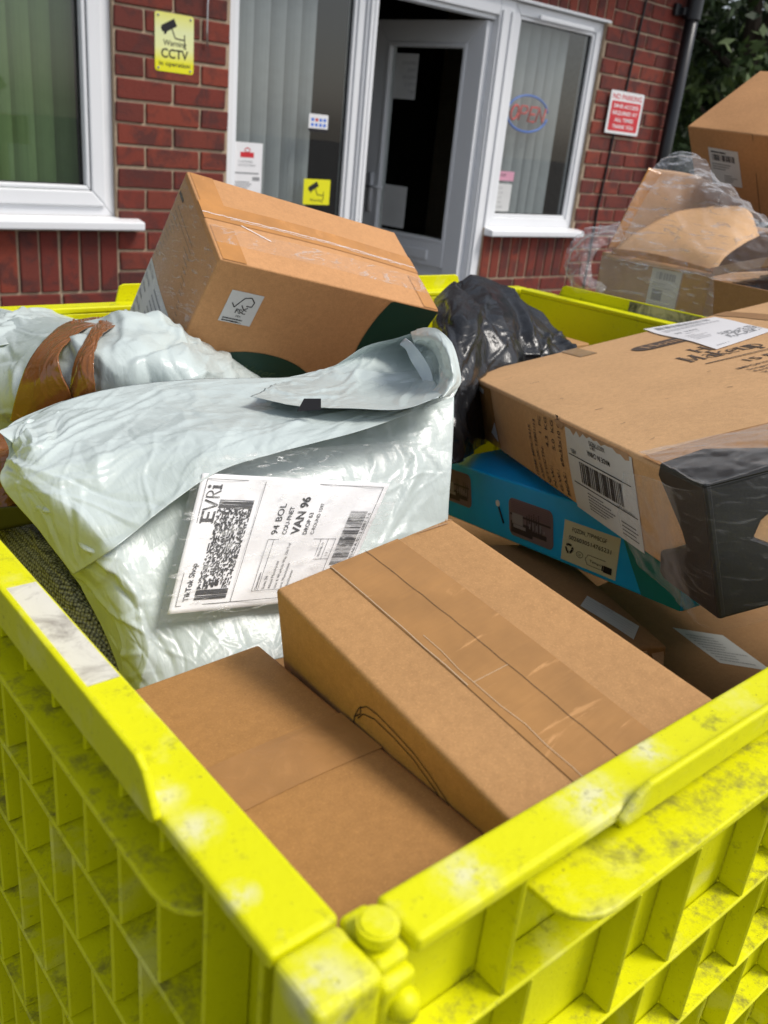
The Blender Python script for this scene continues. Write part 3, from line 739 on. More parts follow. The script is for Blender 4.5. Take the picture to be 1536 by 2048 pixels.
# left wall (towards the left of the photo), front wall, back wall, right wall
wl, ML = crate_wall((NX, NY), (0, 1), (-1, 0), LYY, (.070, .80, .020), shelves=(-.092, -.150, -.224, -.30, -.38, -.46), pitch=.034, fb=-.002, tabs=[(.044, .83, -.0245, .0335)], seed=1)
wf, MF = crate_wall((NX, NY), (1, 0), (0, -1), LX, (.118, .93, .008), cuts=[(.014, LX)], pitch=.060, rw=.0212, shelves=(-.068, -.148, -.225, -.30, -.38, -.46), tabs=[(.076, .330, -.0195, .0405), (.62, .98, -.0195, .0405)], seed=2, fb=-.007)
wb, MBk = crate_wall((NX+LX, NY+LYY), (-1, 0), (0, 1), LX, (.118, .720, .021), seed=3)
wr, MR = crate_wall((NX+LX+.045, NY+LYY-.25), (0, 1), (1, 0), .25, (.0, .0, .0), seed=4) if 0 else (None, None)
# the loaded right wall bows outwards a little: two straight lengths
def seg_wall(p, q, fin, seed):
    d = Vector((q[0]-p[0], q[1]-p[1])); L = d.length; d /= L
    return crate_wall(p, d, (d.y, -d.x) if d.y*1 > 0 else (-d.y, d.x), L, fin, seed=seed)
wr, MR = crate_wall((NX+LX+.060, NY-.002), tuple(Vector((-.060, LYY+.002)).normalized()), tuple(Vector((LYY, .060)).normalized()), math.hypot(.06, LYY)-.002, (.14, .82, .017), seed=5)
# gaps at the corners: solid corner posts
for x, y, sx, sy_ in ((NX, NY+LYY, -1, 1), (NX+LX, NY+LYY, 1, 1), (NX+LX+.06, NY, 1, -1)):
    b = MB(); b.box((x, y, RZ-.86), (x+sx*.026, y+sy_*.026, RZ-.0005)); b.box((x+sx*.0262, y, RZ-.86), (x+sx*.034, y+sy_*.012, RZ-.03))
    b.build('corner_post', M['yellow'], cr, .003)
b = MB(); b.box((NX+.002, NY+.002, RZ-.86), (NX+LX, NY+LYY-.002, RZ-.845)); b.build('base', M['yellow'], cr)
for i in range(3):
    for j in range(3):
        b = MB(); x = NX+.02+i*(LX-.14)/2; y = NY+.02+j*(LYY-.14)/2; b.box((x, y, .001), (x+.10, y+.10, RZ-.861)); b.build('foot', M['yellow'], cr, .004)
# near corner: end cap of the left rim, stepped block, hinge column and knob
b = MB(); b.box((NX-.0262, NY-.024, RZ-.30), (NX-.001, NY-.0004, RZ-.0004)); cp = b.build('corner_post', M['yellow'], cr, .003, seg=3)
b = MB(); b.box((NX-.0005, NY-.0235, RZ-.30), (NX+.0135, NY-.002, RZ-.009))
b.poly([(NX-.0003, NY-.020, RZ-.0085), (NX+.0130, NY-.020, RZ-.0085), (NX+.0130, NY+.003, RZ-.0085), (NX+.001, NY+.003, RZ-.0085)], (0, 0, .005))
hb = b.build('hinge_block', M['yellow'], cr, .0025, seg=3)
b = MB(); b.tube([(NX+.0062, NY-.0105, RZ-.0040), (NX+.0062, NY-.0105, RZ-.0010), (NX+.0062, NY-.0105, RZ+.0030)], [.0048, .0070, .0070], 28); b.tube([(NX+.0062, NY-.0105, RZ+.0031), (NX+.0062, NY-.0105, RZ+.0036)], [.0060, .0056], 28)
o = b.build('hinge_knob', M['yellow'], None, .0006); o.parent = hb
b = MB()
for i in range(12):
    z = RZ-.020-.0165*i
    b.tube([(NX+.008, NY-.0236, z-.006), (NX+.008, NY-.0275, z-.005), (NX+.008, NY-.0290, z-.003)][0:0] or [(NX+.008, NY-.024, z+.0055), (NX+.008, NY-.024, z+.003), (NX+.008, NY-.024, z-.003), (NX+.008, NY-.024, z-.0055)], [.002, .0052, .0052, .002], 14)
o = b.build('hinge_knuckles', M['yellow'], None, 0, True); o.parent = hb
b = MB(); b.poly([(NX+.0145, NY-.028, RZ-.0125), (NX+.0145, NY-.028, RZ-.001), (NX+.0205, NY-.028, RZ+.0035), (NX+.034, NY-.028, RZ+.0035), (NX+.036, NY-.028, RZ-.0125)], (0, .0015, 0))
# worn labels on the crate
sheet('worn_sticker', M['sticker'], cr, lambda x, y, l: Vector((NX-.0245+x, NY+.155+y, RZ+l)), .0225, .098, th=.0004)
dr = Vector((-.060, LYY)).normalized(); nr = Vector((LYY, .060)).normalized()
def rfn(x, y, l): s = .555+x; q = Vector((NX+LX+.060, NY))+dr*s+nr*(.0262-l); return Vector((q.x, q.y, RZ-.014+y))
sheet('dirty_sticker', M['sticker2'], cr, rfn, .125, .029, th=.0003, lift=.0003)

# ------------------------------------------------------------------ cartons
class Box:
    def __init__(s, org, rx, up, d):
        s.o = Vector(org); s.x = Vector(rx).normalized(); u = Vector(up); s.z = (u-s.x*u.dot(s.x)).normalized(); s.y = s.z.cross(s.x); s.d = d
    bulge, dent, seed = .0015, .0012, 0
    def at(s, u, v, h): return s.o+s.x*u+s.y*v+s.z*h
    def off(s, ax, q):
        """how far the uneven face with normal axis ax stands out at q"""
        o1, o2 = [j for j in range(3) if j != ax]; p = [q[i]/s.d[i] for i in range(3)]
        e = lambda i: max(0, min(q[i], s.d[i]-q[i])); g = min(1, e(o1)/.03)*min(1, e(o2)/.03)
        c = lambda x: math.sin(math.pi*min(1, max(0, x)))
        return s.bulge*c(p[o1])*c(p[o2])+s.dent*noise.noise(Vector((q[0]*9+s.seed, q[1]*9, q[2]*9)))*g
    def top(s, u0=0, v0=0, rot=0):
        c, n = math.cos(rot), math.sin(rot)
        def f(x, y, l):
            u, v = u0+x*c-y*n, v0+x*n+y*c; return s.at(u, v, s.d[2]+s.off(2, (u, v, s.d[2]))+.0002+.12*l)
        return f
    def side(s, face, u0=0, h0=0, rot=0):
        """front = the v=0 face, end = u=0 face, far = u=d face"""
        c, n = math.cos(rot), math.sin(rot)
        def f(x, y, l):
            a, b_ = u0+x*c-y*n, h0+x*n+y*c
            L = .0002+.12*l
            if face == 'front': return s.at(a, -L-s.off(1, (a, 0, b_)), b_)
            if face == 'back': return s.at(a, s.d[1]+L+s.off(1, (a, s.d[1], b_)), b_)
            if face == 'end': return s.at(-L-s.off(0, (0, a, b_)), a, b_)
            return s.at(s.d[0]+L+s.off(0, (s.d[0], a, b_)), a, b_)
        return f
def carton(bx, material, parent, name='carton', bulge=.0015, rnd=.0025, dent=.0012, seed=0, sub=22):
    """closed box with soft edges and slightly uneven faces"""
    bm = bmesh.new(); bmesh.ops.create_cube(bm, size=1)
    bmesh.ops.bevel(bm, geom=bm.edges[:], offset=0.0001, segments=1, affect='EDGES') if 0 else None
    bmesh.ops.subdivide_edges(bm, edges=bm.edges[:], cuts=sub, use_grid_fill=True)
    D_ = bx.d
    bx.bulge, bx.dent, bx.seed = bulge, dent, seed
    for v in bm.verts:
        q = [(v.co[i]+.5)*D_[i] for i in range(3)]; r = list(q)
        for i in range(3):
            if abs(v.co[i]) > .4999: r[i] += (1 if v.co[i] > 0 else -1)*bx.off(i, q)
        v.co = bx.at(*r)
    me = bpy.data.meshes.new(name); bmesh.ops.recalc_face_normals(bm, faces=bm.faces[:]); bm.to_mesh(me); bm.free()
    o = keep(lk(name, me, material), parent)
    bv = o.modifiers.new('bevel', 'BEVEL'); bv.width = rnd; bv.segments = 3; bv.limit_method = 'ANGLE'; bv.angle_limit = R_(50)
    for p in me.polygons: p.use_smooth = True
    ws = o.modifiers.new('wn', 'WEIGHTED_NORMAL'); ws.keep_sharp = False
    return o
def box_thing(bx, label, material, group=None, cat='cardboard box', name='cardboard_box', **kw):
    b0 = bx.at(bx.d[0]/2, bx.d[1]/2, 0)
    e = empty(name, b0, label, cat, group); c = carton(bx, material, e, **kw); return e, c
def rel(x, y, z): return Vector((x, y, z+CZ))
def PX(px, py, X):
    r = FW + RT*((px-768)/FPX) - UP*((py-1024)/FPX); return Vector((0, 0, CZ))+r*(X/r.x)

def on_top(bx, px, py, l=0):
    r = FW + RT*((px-768)/FPX) - UP*((py-1024)/FPX); o = Vector((0, 0, CZ)); q = bx.at(0, 0, bx.d[2]+l); return o+r*((q-o).dot(bx.z)/r.dot(bx.z))
def quad(bx, px4, z=None):
    """unit square laid on the lid of a box, corners given where the photo shows them"""
    L_2 = []
    for p in px4:
        w_ = on_top(bx, *p)-bx.o if not isinstance(p, Vector) else p; L_2.append((w_.dot(bx.x), w_.dot(bx.y)))
    tp = bx.top()
    def f(x, y, l):
        u = [(L_2[0][i]*(1-x)+L_2[1][i]*x)*(1-y)+(L_2[2][i]*(1-x)+L_2[3][i]*x)*y for i in (0, 1)]; return tp(u[0], u[1], l)
    return f
# -- A: plain carton in the middle of the crate, long tape along its top
zA = Vector((-.18, -.04, .98)); A_ = Box(rel(.273, .374, -.333)-zA*.05, (-.07, -1, -.06), zA, (.213, .128, .139))
eA, cA = box_thing(A_, 'plain brown carton with a long tape strip down its lid, near the middle', M['card_a'], seed=1, bulge=.0022)
f = A_.top(0, .036)
sheet('parcel_tape', M['tape'], eA, f, .2115, .050, 60, 4, .00022, .0021, x0=.0008)
k = Ink(); rg = random.Random(3)
def wob(y, x0, x1, n, a): return [(x0+(x1-x0)*i/n, y+rg.uniform(-a, a)) for i in range(n+1)]
k.line(wob(.0265, .0, .212, 26, .00035), .00035); k.build('lid_seam', M['seam'], eA, f, .0045)
k = Ink(); k.line(wob(.0006, .002, .128, 7, .0005), .0005); k.line(wob(.0050, .085, .210, 8, .0010), .00035); k.line([(.128, .004), (.1285, .026)], .0004)
k.build('tape_creases', M['tape_edge'], eA, f, .0050)
k = Ink(); rg = random.Random(8)
for a_ in range(9): k.line([(.001+.0006*a_, .1235-.003*a_*rg.random()), (.003+.0014*rg.random(), .1265-.0035*a_)], .0005)
k.build('frayed_corner', M['card_f'], eA, A_.top(), .0045)
# drawn curve on the side of the carton
k = Ink(); pts = [(.0815, .098), (.083, .106), (.087, .115), (.094, .1215), (.104, .1235), (.118, .1235), (.134, .1225), (.147, .119), (.159, .114), (.172, .106)]
k.line(pts, .0006); k.line([(.086, .107), (.091, .114), (.101, .1185), (.118, .1195), (.134, .1185), (.150, .1135), (.168, .104)], .0006); k.line([(.083, .106), (.0885, .112), (.0885, .1175)], .0006)
k.build('pen_curve', M['ink'], eA, A_.side('front'), .0022)

# -- B: lower carton in the near left corner
zB = Vector((-.08, .10, .99)).normalized(); B0 = Box(rel(.188, .388, -.403), (-.07, -.99, .09), zB, (.222, .116, .10)); B0.o = B0.o-B0.y*.026-zB*.03; B0.d = (.219, .109, .13)
eB, cB = box_thing(B0, 'plain brown carton sitting lower in the near left corner of the crate', M['card_b'], seed=5, bulge=.0015)
f = B0.top(.093, .001)
sheet('parcel_tape', M['tape_b'] if 'tape_b' in M else tape_mat('tape_matching_card', (.37, .185, .062), .42, .2), eB, f, .038, .1075, 6, 30, .0002, .0016)
# -- C: tall shipping carton tilted back at the far side
C_ = Box(rel(.423, .885, -.330), (.97, -.13, -.20), (.11, -.50, .86), (.273, .147, .236))
eC, cC = box_thing(C_, 'large carton tipped back on its edge, taped top and dark green ovals on its side', M['card_c'], seed=9, bulge=.003, rnd=.002)
f = C_.top(0, 0)
sheet('parcel_tape', M['tape_or'], eC, lambda x, y, l: f(x, .066+y, l), .2725, .030, 40, 3, .0003, .0030)
for u in (.006, .028):
    pass
sheet('edge_tape', M['tape_or'], eC, f, .026, .054, 4, 10, .00022, .0026, x0=.003, y0=.001); sheet('edge_tape', M['tape_or'], eC, f, .026, .0585, 4, 10, .00022, .0026, x0=.003, y0=.087)
sheet('edge_tape', M['tape_or'], eC, f, .020, .0545, 4, 10, .00022, .0026, x0=.2515, y0=.001)
k = Ink(); k.line(wob(.076, .0, .272, 60, .0007), .0009); k.line(wob(.0735, .03, .25, 30, .0012), .0005); k.line([(.04, .066), (.07, .050)], .0012)
k.build('film_crease', M['paper'], eC, f, .0055)
sheet('clear_wrap', M['tape_clear'], eC, f, .269, .028, 40, 4, .0002, .0031, x0=.002, y0=.0285)
fe = C_.side('end', 0, 0)      # u = depth, h = height; seen mirrored from outside
sheet('clear_wrap', M['tape_clear'], eC, fe, .143, .118, 20, 20, .0002, .0024, x0=.002, y0=.112)
fm = lambda x, y, l: fe(.147-x, y, l)
k = Ink()
for i in range(12): k.rect(.004+.001*i, .130+.0066*i, .120-.003*i, .1307+.0066*i)
k.rect(.006, .212, .024, .216); k.build('ruled_print', M['ink_soft'], eC, fm, .0027)
lab = sheet('printed_panel', M['paper_g'], eC, fm, .126, .096, 6, 6, .0003, .0024, x0=.001, y0=.028)
k = Ink()
for j in range(7): k.text(('No. Test', 'Box No.', 'Water', 'Batch', 'Net Wt', 'Qty', 'Date')[j], .006, .115-.012*j, .007, bold=.01); k.rect(.004, .1125-.012*j, .126, .1130-.012*j)
k.lines(.045, .040, .122, .120, 10, seed=4, wd=.3)
o = k.build('print', M['ink_grey'], lab, fm, .0052)
ff = C_.side('front', 0, 0)
sk_ = sheet('forest_label', M['paper_g'], eC, ff, .036, .040, 4, 4, .0003, .0022, x0=.026, y0=.165)
k = Ink(); k.line([(.032, .190), (.036, .185), (.043, .198), (.050, .200), (.055, .195), (.054, .189), (.048, .189)], .0011); k.line([(.043, .189), (.047, .184), (.051, .187)], .0010)
k.text('FSC', .045, .1785, .0075, align='c', bold=.02); k.text('MIX', .045, .1735, .0035, align='c'); k.lines(.029, .1665, .060, .1725, 2, seed=8); k.text('FSC C171876', .045, .1660, .0022, align='c')
k.build('print', M['ink'], sk_, ff, .0048)
def oval(cx, cy_, rx, ry, y1, x1, n=72):
    return [(min(x1, max(.0008, cx+rx*math.cos(2*math.pi*i/n))), min(y1, max(.001, cy_+ry*math.sin(2*math.pi*i/n)))) for i in range(n)]
k = Ink(); k.poly(oval(.095, .080, .084, .054, .235, .272)); k.build('green_oval', M['green'], eC, ff, .0034)
k = Ink(); k.poly(oval(.290, .180, .092, .125, .2345, .2722)); k.build('green_oval', M['green'], eC, ff, .0034)
k = Ink(); k.text('Water', .095, .102, .018, align='c', bold=.01, shear=.3); k.build('lettering', M['green_t'], eC, ff, .0040)

# -- D: the flat furniture carton on the right
zD = Vector((-.17, .27, .95)); D_ = Box(rel(.850, .764, -.369)+zD.normalized()*.008, (-.52, -.84, .15), zD, (.635, .488, .083))
eD, cD = box_thing(D_, 'big flat brown carton with black lettering, a white label and black foam on its corner', M['card_d'], seed=14, bulge=.002, dent=.002, sub=22, rnd=.0035)
# reading frame on the lid: x runs along v, y towards u = 0 (the far edge)
ft_ = D_.top(); ft = lambda x, y, l: ft_(.635-y, x, l)
SL = .0040
def serif(k, s, x, y, h, wdt):
    """heavy slab-serif lettering drawn letter by letter"""
    st = min(h*.20, wdt*.20); sr = h*.08
    for ch in s:
        hh = h if ch.isupper() or ch in 'kdl' else h*.68; wd = wdt*(1.25 if ch in 'MHm' else 1 if ch.isupper() else .8)
        X = lambda a: x+a*wd
        def vert(a, y0=0, y1=None):
            y1 = hh if y1 is None else y1; c = X(a); k.rect(c-st/2, y+y0, c+st/2, y+y1)
            k.rect(c-st*.95, y+y0, c+st*.95, y+y0+sr); k.rect(c-st*.95, y+y1-sr, c+st*.95, y+y1)
        if ch == 'H': vert(.15); vert(.85); k.rect(X(.15), y+hh*.45, X(.85), y+hh*.55)
        elif ch == 'M': vert(.12); vert(.88); k.line([(X(.12), y+hh), (X(.5), y+hh*.1), (X(.88), y+hh)], st*.6)
        elif ch == 'o': k.ring(X(.5), y+hh/2, wd*.33, hh*.40, st*.9, n=20)
        elif ch in 'mn':
            vert(.12); vert(.88)
            if ch == 'm': vert(.5)
            k.line([(X(.12), y+hh*.8), (X(.3), y+hh*.97), (X(.5 if ch == 'm' else .88), y+hh*.82)], st*.6)
            if ch == 'm': k.line([(X(.5), y+hh*.8), (X(.7), y+hh*.97), (X(.88), y+hh*.82)], st*.6)
        elif ch == 'a': k.ring(X(.45), y+hh*.30, wd*.3, hh*.27, st*.6, n=16); vert(.8, 0, hh*.8); k.line([(X(.2), y+hh*.85), (X(.5), y+hh*.97), (X(.8), y+hh*.8)], st*.6)
        elif ch == 'k': vert(.15); k.line([(X(.2), y+hh*.28), (X(.8), y+h*.66)], st*.5); k.line([(X(.4), y+hh*.38), (X(.9), y)], st*.8); k.rect(X(.65), y+h*.66-sr, X(.98), y+h*.66); k.rect(X(.72), y, X(1.05), y+sr)
        elif ch == 'e': k.ring(X(.5), y+hh/2, wd*.36, hh*.42, st*.7, .0, 5.4, 20); k.rect(X(.2), y+hh*.45, X(.85), y+hh*.57)
        elif ch == 'u': vert(.15, hh*.1, hh); vert(.85, 0, hh); k.line([(X(.15), y+hh*.2), (X(.45), y+hh*.03), (X(.85), y+hh*.2)], st*.6)
        elif ch == 'p': vert(.15, -hh*.4, hh); k.ring(X(.5), y+hh/2, wd*.33, hh*.42, st*.7, n=18)
        elif ch == 'd': vert(.85, 0, h); k.ring(X(.48), y+hh/2, wd*.33, hh*.42, st*.7, n=18)
        x += wd*1.12
    return x
bk = Ink(); bk.poly([(.178+px_, .487+py_) for px_, py_ in rounded(.13, .046, .018)]); blk = bk.build('printed_banner', M['ink_soft'], eD, ft, SL)
k = Ink(); serif(k, 'Homm', .190, .497, .027, .0125); k.build('lettering', M['card_f'], blk, ft, SL+.0006)
k = Ink(); serif(k, 'Hd', .206, .406, .030, .0150); serif(k, 'Makeup', .178, .368, .036, .0148); k.rect(.182, .344, .30, .347)
k.text('15 Bottles', .210, .309, .026, bold=.012, width=.075)
k.text('IMPORTER:', .184, .284, .012, width=.042, bold=.01)
for j, q_ in enumerate(('Songmics GmbH', 'Ferdinand Str 92', 'Yeovil BA22', '51065 Koeln', 'E-mail: info')): k.text(q_, .186, .270-.0125*j, .0098, width=.052, bold=.01)
k.build('printed_lettering', M['ink_soft'], eD, ft, SL)
DL = ((.224, .401), (.309, .432), (.254, .650), (.336, .611))
fl = lambda x, y, l: ft(*[(DL[0][i]*(1-x)+DL[1][i]*x)*(1-y)+(DL[2][i]*(1-x)+DL[3][i]*x)*y for i in (0, 1)], l+.006)
lb = sheet('shipping_label', M['paper'], eD, fl, 1, 1, 14, 24, .0034, 0)
k = Ink(); k.bars(.10, .86, .86, .95, 34, 7); k.lines(.1, .74, .9, .84, 3, seed=2, wd=.3); k.text('90  VAN', .12, .60, .06, bold=.02, width=.32); k.text('BAY 12', .2, .53, .035, width=.2); k.stack(.45, .12, .98, .34, 20, 12, 5); k.lines(.1, .3, .42, .5, 5, seed=9, wd=.25); k.text('S0411', .1, .05, .03, width=.2)
k.build('print', M['ink_grey'], lb, fl, .0050)
k = Ink(); rg = random.Random(12)
for px_, py_ in ((1195, 727), (1415, 748), (1190, 820), (1455, 778), (1120, 800), (1240, 850), (1330, 800), (1060, 770), (1300, 880), (1010, 760)):
    w_ = on_top(D_, px_, py_)-D_.o; x_, y_ = w_.dot(D_.y), .635-w_.dot(D_.x); l_ = rg.uniform(.003, .011)
    k.line([(x_, y_), (x_+l_*.6, y_+rg.uniform(-.001, .001)), (x_+l_, y_+rg.uniform(-.003, .003))], rg.uniform(.0005, .0012))
o = k.build('scuff_marks', M['ink_soft'], eD, ft, SL)
# tapes at the far edge and the film-wrapped near corner
sheet('parcel_tape', M['tape_or'] if 0 else tape_mat('old_tape', (.36, .215, .11), .3), eD, lambda x, y, l: ft(.130+x, .560+y, l), .022, .074, 4, 6, .0003, .0035)
sheet('parcel_tape', M['card_e'], eD, lambda x, y, l: ft(.345+x, .500+y, l), .022, .134, 4, 4, .0003, .0035)
sheet('corner_tape', tape_mat('glossy_corner_tape', (.42, .22, .09), .22), eD, lambda x, y, l: ft(.001+x, .001+y, l), .20, .100, 14, 8, .0003, .0036)
# text on the side: reads sideways; x up the face, y along towards the far end
fs = lambda x, y, l: D_.at(.635-y, -l, x)
fsd = D_.side('front')
def fside(x, y, l): return D_.at(.265+y, -l, .006+x) if 0 else D_.at(x, -l, y)
def vt(k, s, u, h, size, width): k.text(s, u, h, size, rot=R_(90), width=width, bold=.01)
k = Ink()
for j, (s, wd_) in enumerate((('ITEM: MDL-2415', .055), ('ASIN: OK-T3801/13', .064), ('Q\'TY/CTN:     1  PC', .070), ('N.W.:       4.3  KG', .072), ('G.W.:       5.0  KG', .072), ('MEAS.:  69x53x10 CM', .080))):
    vt(k, s, .264+.0185*j, .006, .0110, wd_)
k.build('printed_lettering', M['ink_soft'], eD, fsd, .0040)
lb = sheet('barcode_label', M['paper_g'], eD, fsd, .146, .0795, 16, 8, .0004, .0040, x0=.372, y0=.000)
k = Ink(); c_ = .447
k.text('X002FTNEX5', c_, .076, .006, rot=math.pi, align='c'); k.text('LPL2', c_-.01, .073, .006, rot=math.pi, align='c'); k.text('MADE IN CHINA', c_, .066, .0065, rot=math.pi, align='c', bold=.012)
k.rect(.376, .0535, .510, .0545); k.bars(.400, .031, .490, .051, 40, 3); k.rect(.380, .0275, .515, .0285); k.text('WAREHOUSE COPY', .51, .030, .004, rot=math.pi); k.lines(.41, .008, .47, .026, 6, seed=3, wd=.3); k.lines(.48, .006, .515, .020, 4, seed=6, wd=.3); k.text('ABEL', .395, .060, .006, rot=math.pi)
k.build('print', M['ink'], lb, fsd, .0068)
sheet('tape_patch', M['tape'], eD, fsd, .085, .076, 10, 8, .0003, .0030, x0=.03, y0=.003)
k = Ink(); k.poly([(.045, .078), (.082, .074), (.078, .068), (.05, .070)]); k.build('torn_paper', M['paper_g'], eD, fsd, .0044)
k = Ink(); k.poly([(.085, .020), (.112, .012), (.112, .038)]); k.build('torn_paper', M['paper_g'], eD, fsd, .0044)
k = Ink()
xs = [.345+.008*j for j in range(22)]
for a_, c_2 in zip(xs[:-1], xs[1:]): k.poly([(a_, .0815), (c_2, .0815), (c_2, .0797-abs(noise.noise(Vector((c_2*60, 0, 0))))*.012), (a_, .0797-abs(noise.noise(Vector((a_*60, 0, 0))))*.012)])
k.build('torn_card_edge', M['card_f'], eD, fsd, .0046)
# black foam corner block, upper and lower lobes, wrapped in film
def foam(pts_s, pts_f, th, name='foam_corner'):
    pass
b = MB(); T = .007
Mb = Matrix((D_.x, D_.y, D_.z)).transposed().to_4x4(); Mb.translation = D_.o
U, V_, Hh = D_.d
zc0, zc1 = -.004, Hh+.006
def lobes(y_or_u):
    return [(.0, zc1), (.062, zc1), (.067, zc1-.008), (.040, .046), (.037, .038), (.062, .026), (.080, .019), (.086, zc0+.004), (.080, zc0), (.0, zc0)]
L0 = lobes(0)
b.poly([(U+T-a, -T, z) for a, z in L0], (0, T-.0005, 0), Mb)
L1 = [(.0, zc1), (.076, zc1), (.080, zc1-.008), (.036, .056), (.030, .046), (.060, .026), (.086, .018), (.090, zc0+.004), (.084, zc0), (.0, zc0)]
b.poly([(U+.0005, -T+.0002+a, z) for a, z in L1], (T-.0007, 0, 0), Mb)
b.poly([(U+T, -T, Hh+.003), (U+T-.062, -T, Hh+.003), (U+T-.070, .03, Hh+.003), (U-.03, .060, Hh+.003), (U+T, .062, Hh+.003)], (0, 0, .0045), Mb)
fo = b.build('foam_corner', M['foam'], eD, .0022, seg=2)
def film_sheet(name, pts, nx, ny, amp, parent, matx, seed=0, fr=14, th=.0003, keepit=True, oct_=3):
    """rows of control points -> smooth crinkled sheet"""
    return crinkle(name, pts, nx, ny, amp, parent, matx, seed, fr, th)
def _cr(P_, t):
    """Catmull-Rom along axis 0 at parameters t in 0..n-1"""
    n = len(P_); i = np.clip(t.astype(int), 0, n-2); f = (t-i)[:, None, None]
    g = lambda k: np.where((k < 0)[:, None, None], 2*P_[0]-P_[min(1, n-1)], np.where((k > n-1)[:, None, None], 2*P_[-1]-P_[-2], P_[np.clip(k, 0, n-1)]))
    a, b, c, d = g(i-1), P_[i], P_[i+1], g(i+2)
    return .5*((2*b)+(c-a)*f+(2*a-5*b+4*c-d)*f*f+(3*b-a-3*c+d)*f**3)
def ctl(rows):
    return np.array([[tuple(P(*q)) for q in r] for r in rows])
def surf(C, nu, nv):
    a = _cr(C, np.linspace(0, len(C)-1, nv)); a = np.swapaxes(a, 0, 1)
    return np.swapaxes(_cr(a, np.linspace(0, C.shape[1]-1, nu)), 0, 1)      # nv x nu x 3
def normals(S):
    du = np.gradient(S, axis=1); dv = np.gradient(S, axis=0); n = np.cross(du, dv); n /= np.linalg.norm(n, axis=2)[..., None]+1e-12
    ctr = np.array([0, 0, CZ])-S
    return n*np.where((n*ctr).sum(2) < 0, -1, 1)[..., None]
def crumple(S, seed, f0=14, octs=4, sharp=1.0, aniso=None):
    """sharp-creased height field like crushed plastic film, roughly -1..1"""
    out = np.zeros(S.shape[:2]); sd = Vector((seed*3.1, seed*1.7, seed*.9))
    for j in range(S.shape[0]):
        for i in range(S.shape[1]):
            p = Vector(S[j, i])
            if aniso is not None: p = Vector((p.dot(aniso[0])*aniso[3], p.dot(aniso[1]), p.dot(aniso[2])))
            w_ = noise.noise_vector(p*f0*.6+sd)*.7
            v, a, fr = 0, 1, f0
            for o in range(octs):
                q = p*fr+sd*(o+1)+w_
                v += a*(.42-abs(noise.noise(q))*1.7)*(1 if o % 2 == 0 else -1); a *= .52; fr *= 1.9
            out[j, i] = v
    return out
def creases(S, seed, n=160, wmin=.003, wmax=.014, lmin=.02, lmax=.09, bias=None, spread=1.6):
    """straight sharp folds laid over a sheet; returns heights relative to fold width"""
    du = np.linalg.norm(np.diff(S, axis=1), axis=2).mean(0).cumsum(); dv = np.linalg.norm(np.diff(S, axis=0), axis=2).mean(1).cumsum()
    X = np.concatenate([[0], du])[None, :]*np.ones((S.shape[0], 1)); Y = np.concatenate([[0], dv])[:, None]*np.ones((1, S.shape[1]))
    W_, H_ = X.max(), Y.max(); rg = np.random.RandomState(seed); out = np.zeros(X.shape)
    Xw = X+.004*np.sin(Y*61+seed)+.002*np.sin(Y*143+X*37); Yw = Y+.004*np.sin(X*53+seed*2)+.002*np.sin(X*131-Y*41)
    area = max(.2, W_*H_/.10)
    for i in range(int(n*area)):
        cx, cy_ = rg.uniform(0, W_), rg.uniform(0, H_); th = rg.uniform(0, math.pi) if bias is None else bias+rg.normal()*spread*.35
        if bias is not None and rg.rand() < .25: th = rg.uniform(0, math.pi)
        w_ = wmin*(wmax/wmin)**rg.rand(); l = lmin*(lmax/lmin)**rg.rand(); a = (Xw-cx)*math.cos(th)+(Yw-cy_)*math.sin(th); b_ = -(Xw-cx)*math.sin(th)+(Yw-cy_)*math.cos(th)
        taper = np.clip(1-np.abs(a)/l, 0, 1); sk = rg.uniform(.3, .7)
        t = b_/(w_*(.35+.65*taper)); tri = np.where(t > 0, np.clip(1-t/sk/1.6, 0, 1), np.clip(1+t/(1-sk)/1.6, 0, 1))
        out += rg.choice((-1, 1, 1))*w_*.34*tri*taper**.7*rg.uniform(.4, 1)
    return out
def grid_obj(name, S, material, parent, back=None, smooth=True):
    nv, nu = S.shape[:2]; V = S.reshape(-1, 3).tolist(); F = [(j*nu+i, j*nu+i+1, (j+1)*nu+i+1, (j+1)*nu+i) for j in range(nv-1) for i in range(nu-1)]
    if back is not None:
        n = len(V); V += back.reshape(-1, 3).tolist(); F += [(n+a, n+d, n+c, n+b_) for a, b_, c, d in F[:]]
        ed = [j*nu for j in range(nv)]; 
        def strip(l): return [(l[i], l[i+1], n+l[i+1], n+l[i]) for i in range(len(l)-1)]
        F += strip([j*nu for j in range(nv)])+strip([j*nu+nu-1 for j in range(nv)])+strip(list(range(nu)))+strip([(nv-1)*nu+i for i in range(nu)])
    me = bpy.data.meshes.new(name); me.from_pydata(V, [], F); me.update()
    bm = bmesh.new(); bm.from_mesh(me); bmesh.ops.remove_doubles(bm, verts=bm.verts[:], dist=1e-6); bmesh.ops.recalc_face_normals(bm, faces=bm.faces[:]); bm.to_mesh(me); bm.free()
    for p in me.polygons: p.use_smooth = smooth
    o = lk(name, me, material)
    if parent is not None: keep(o, parent) if parent.type == 'EMPTY' else setattr(o, 'parent', parent)
    return o
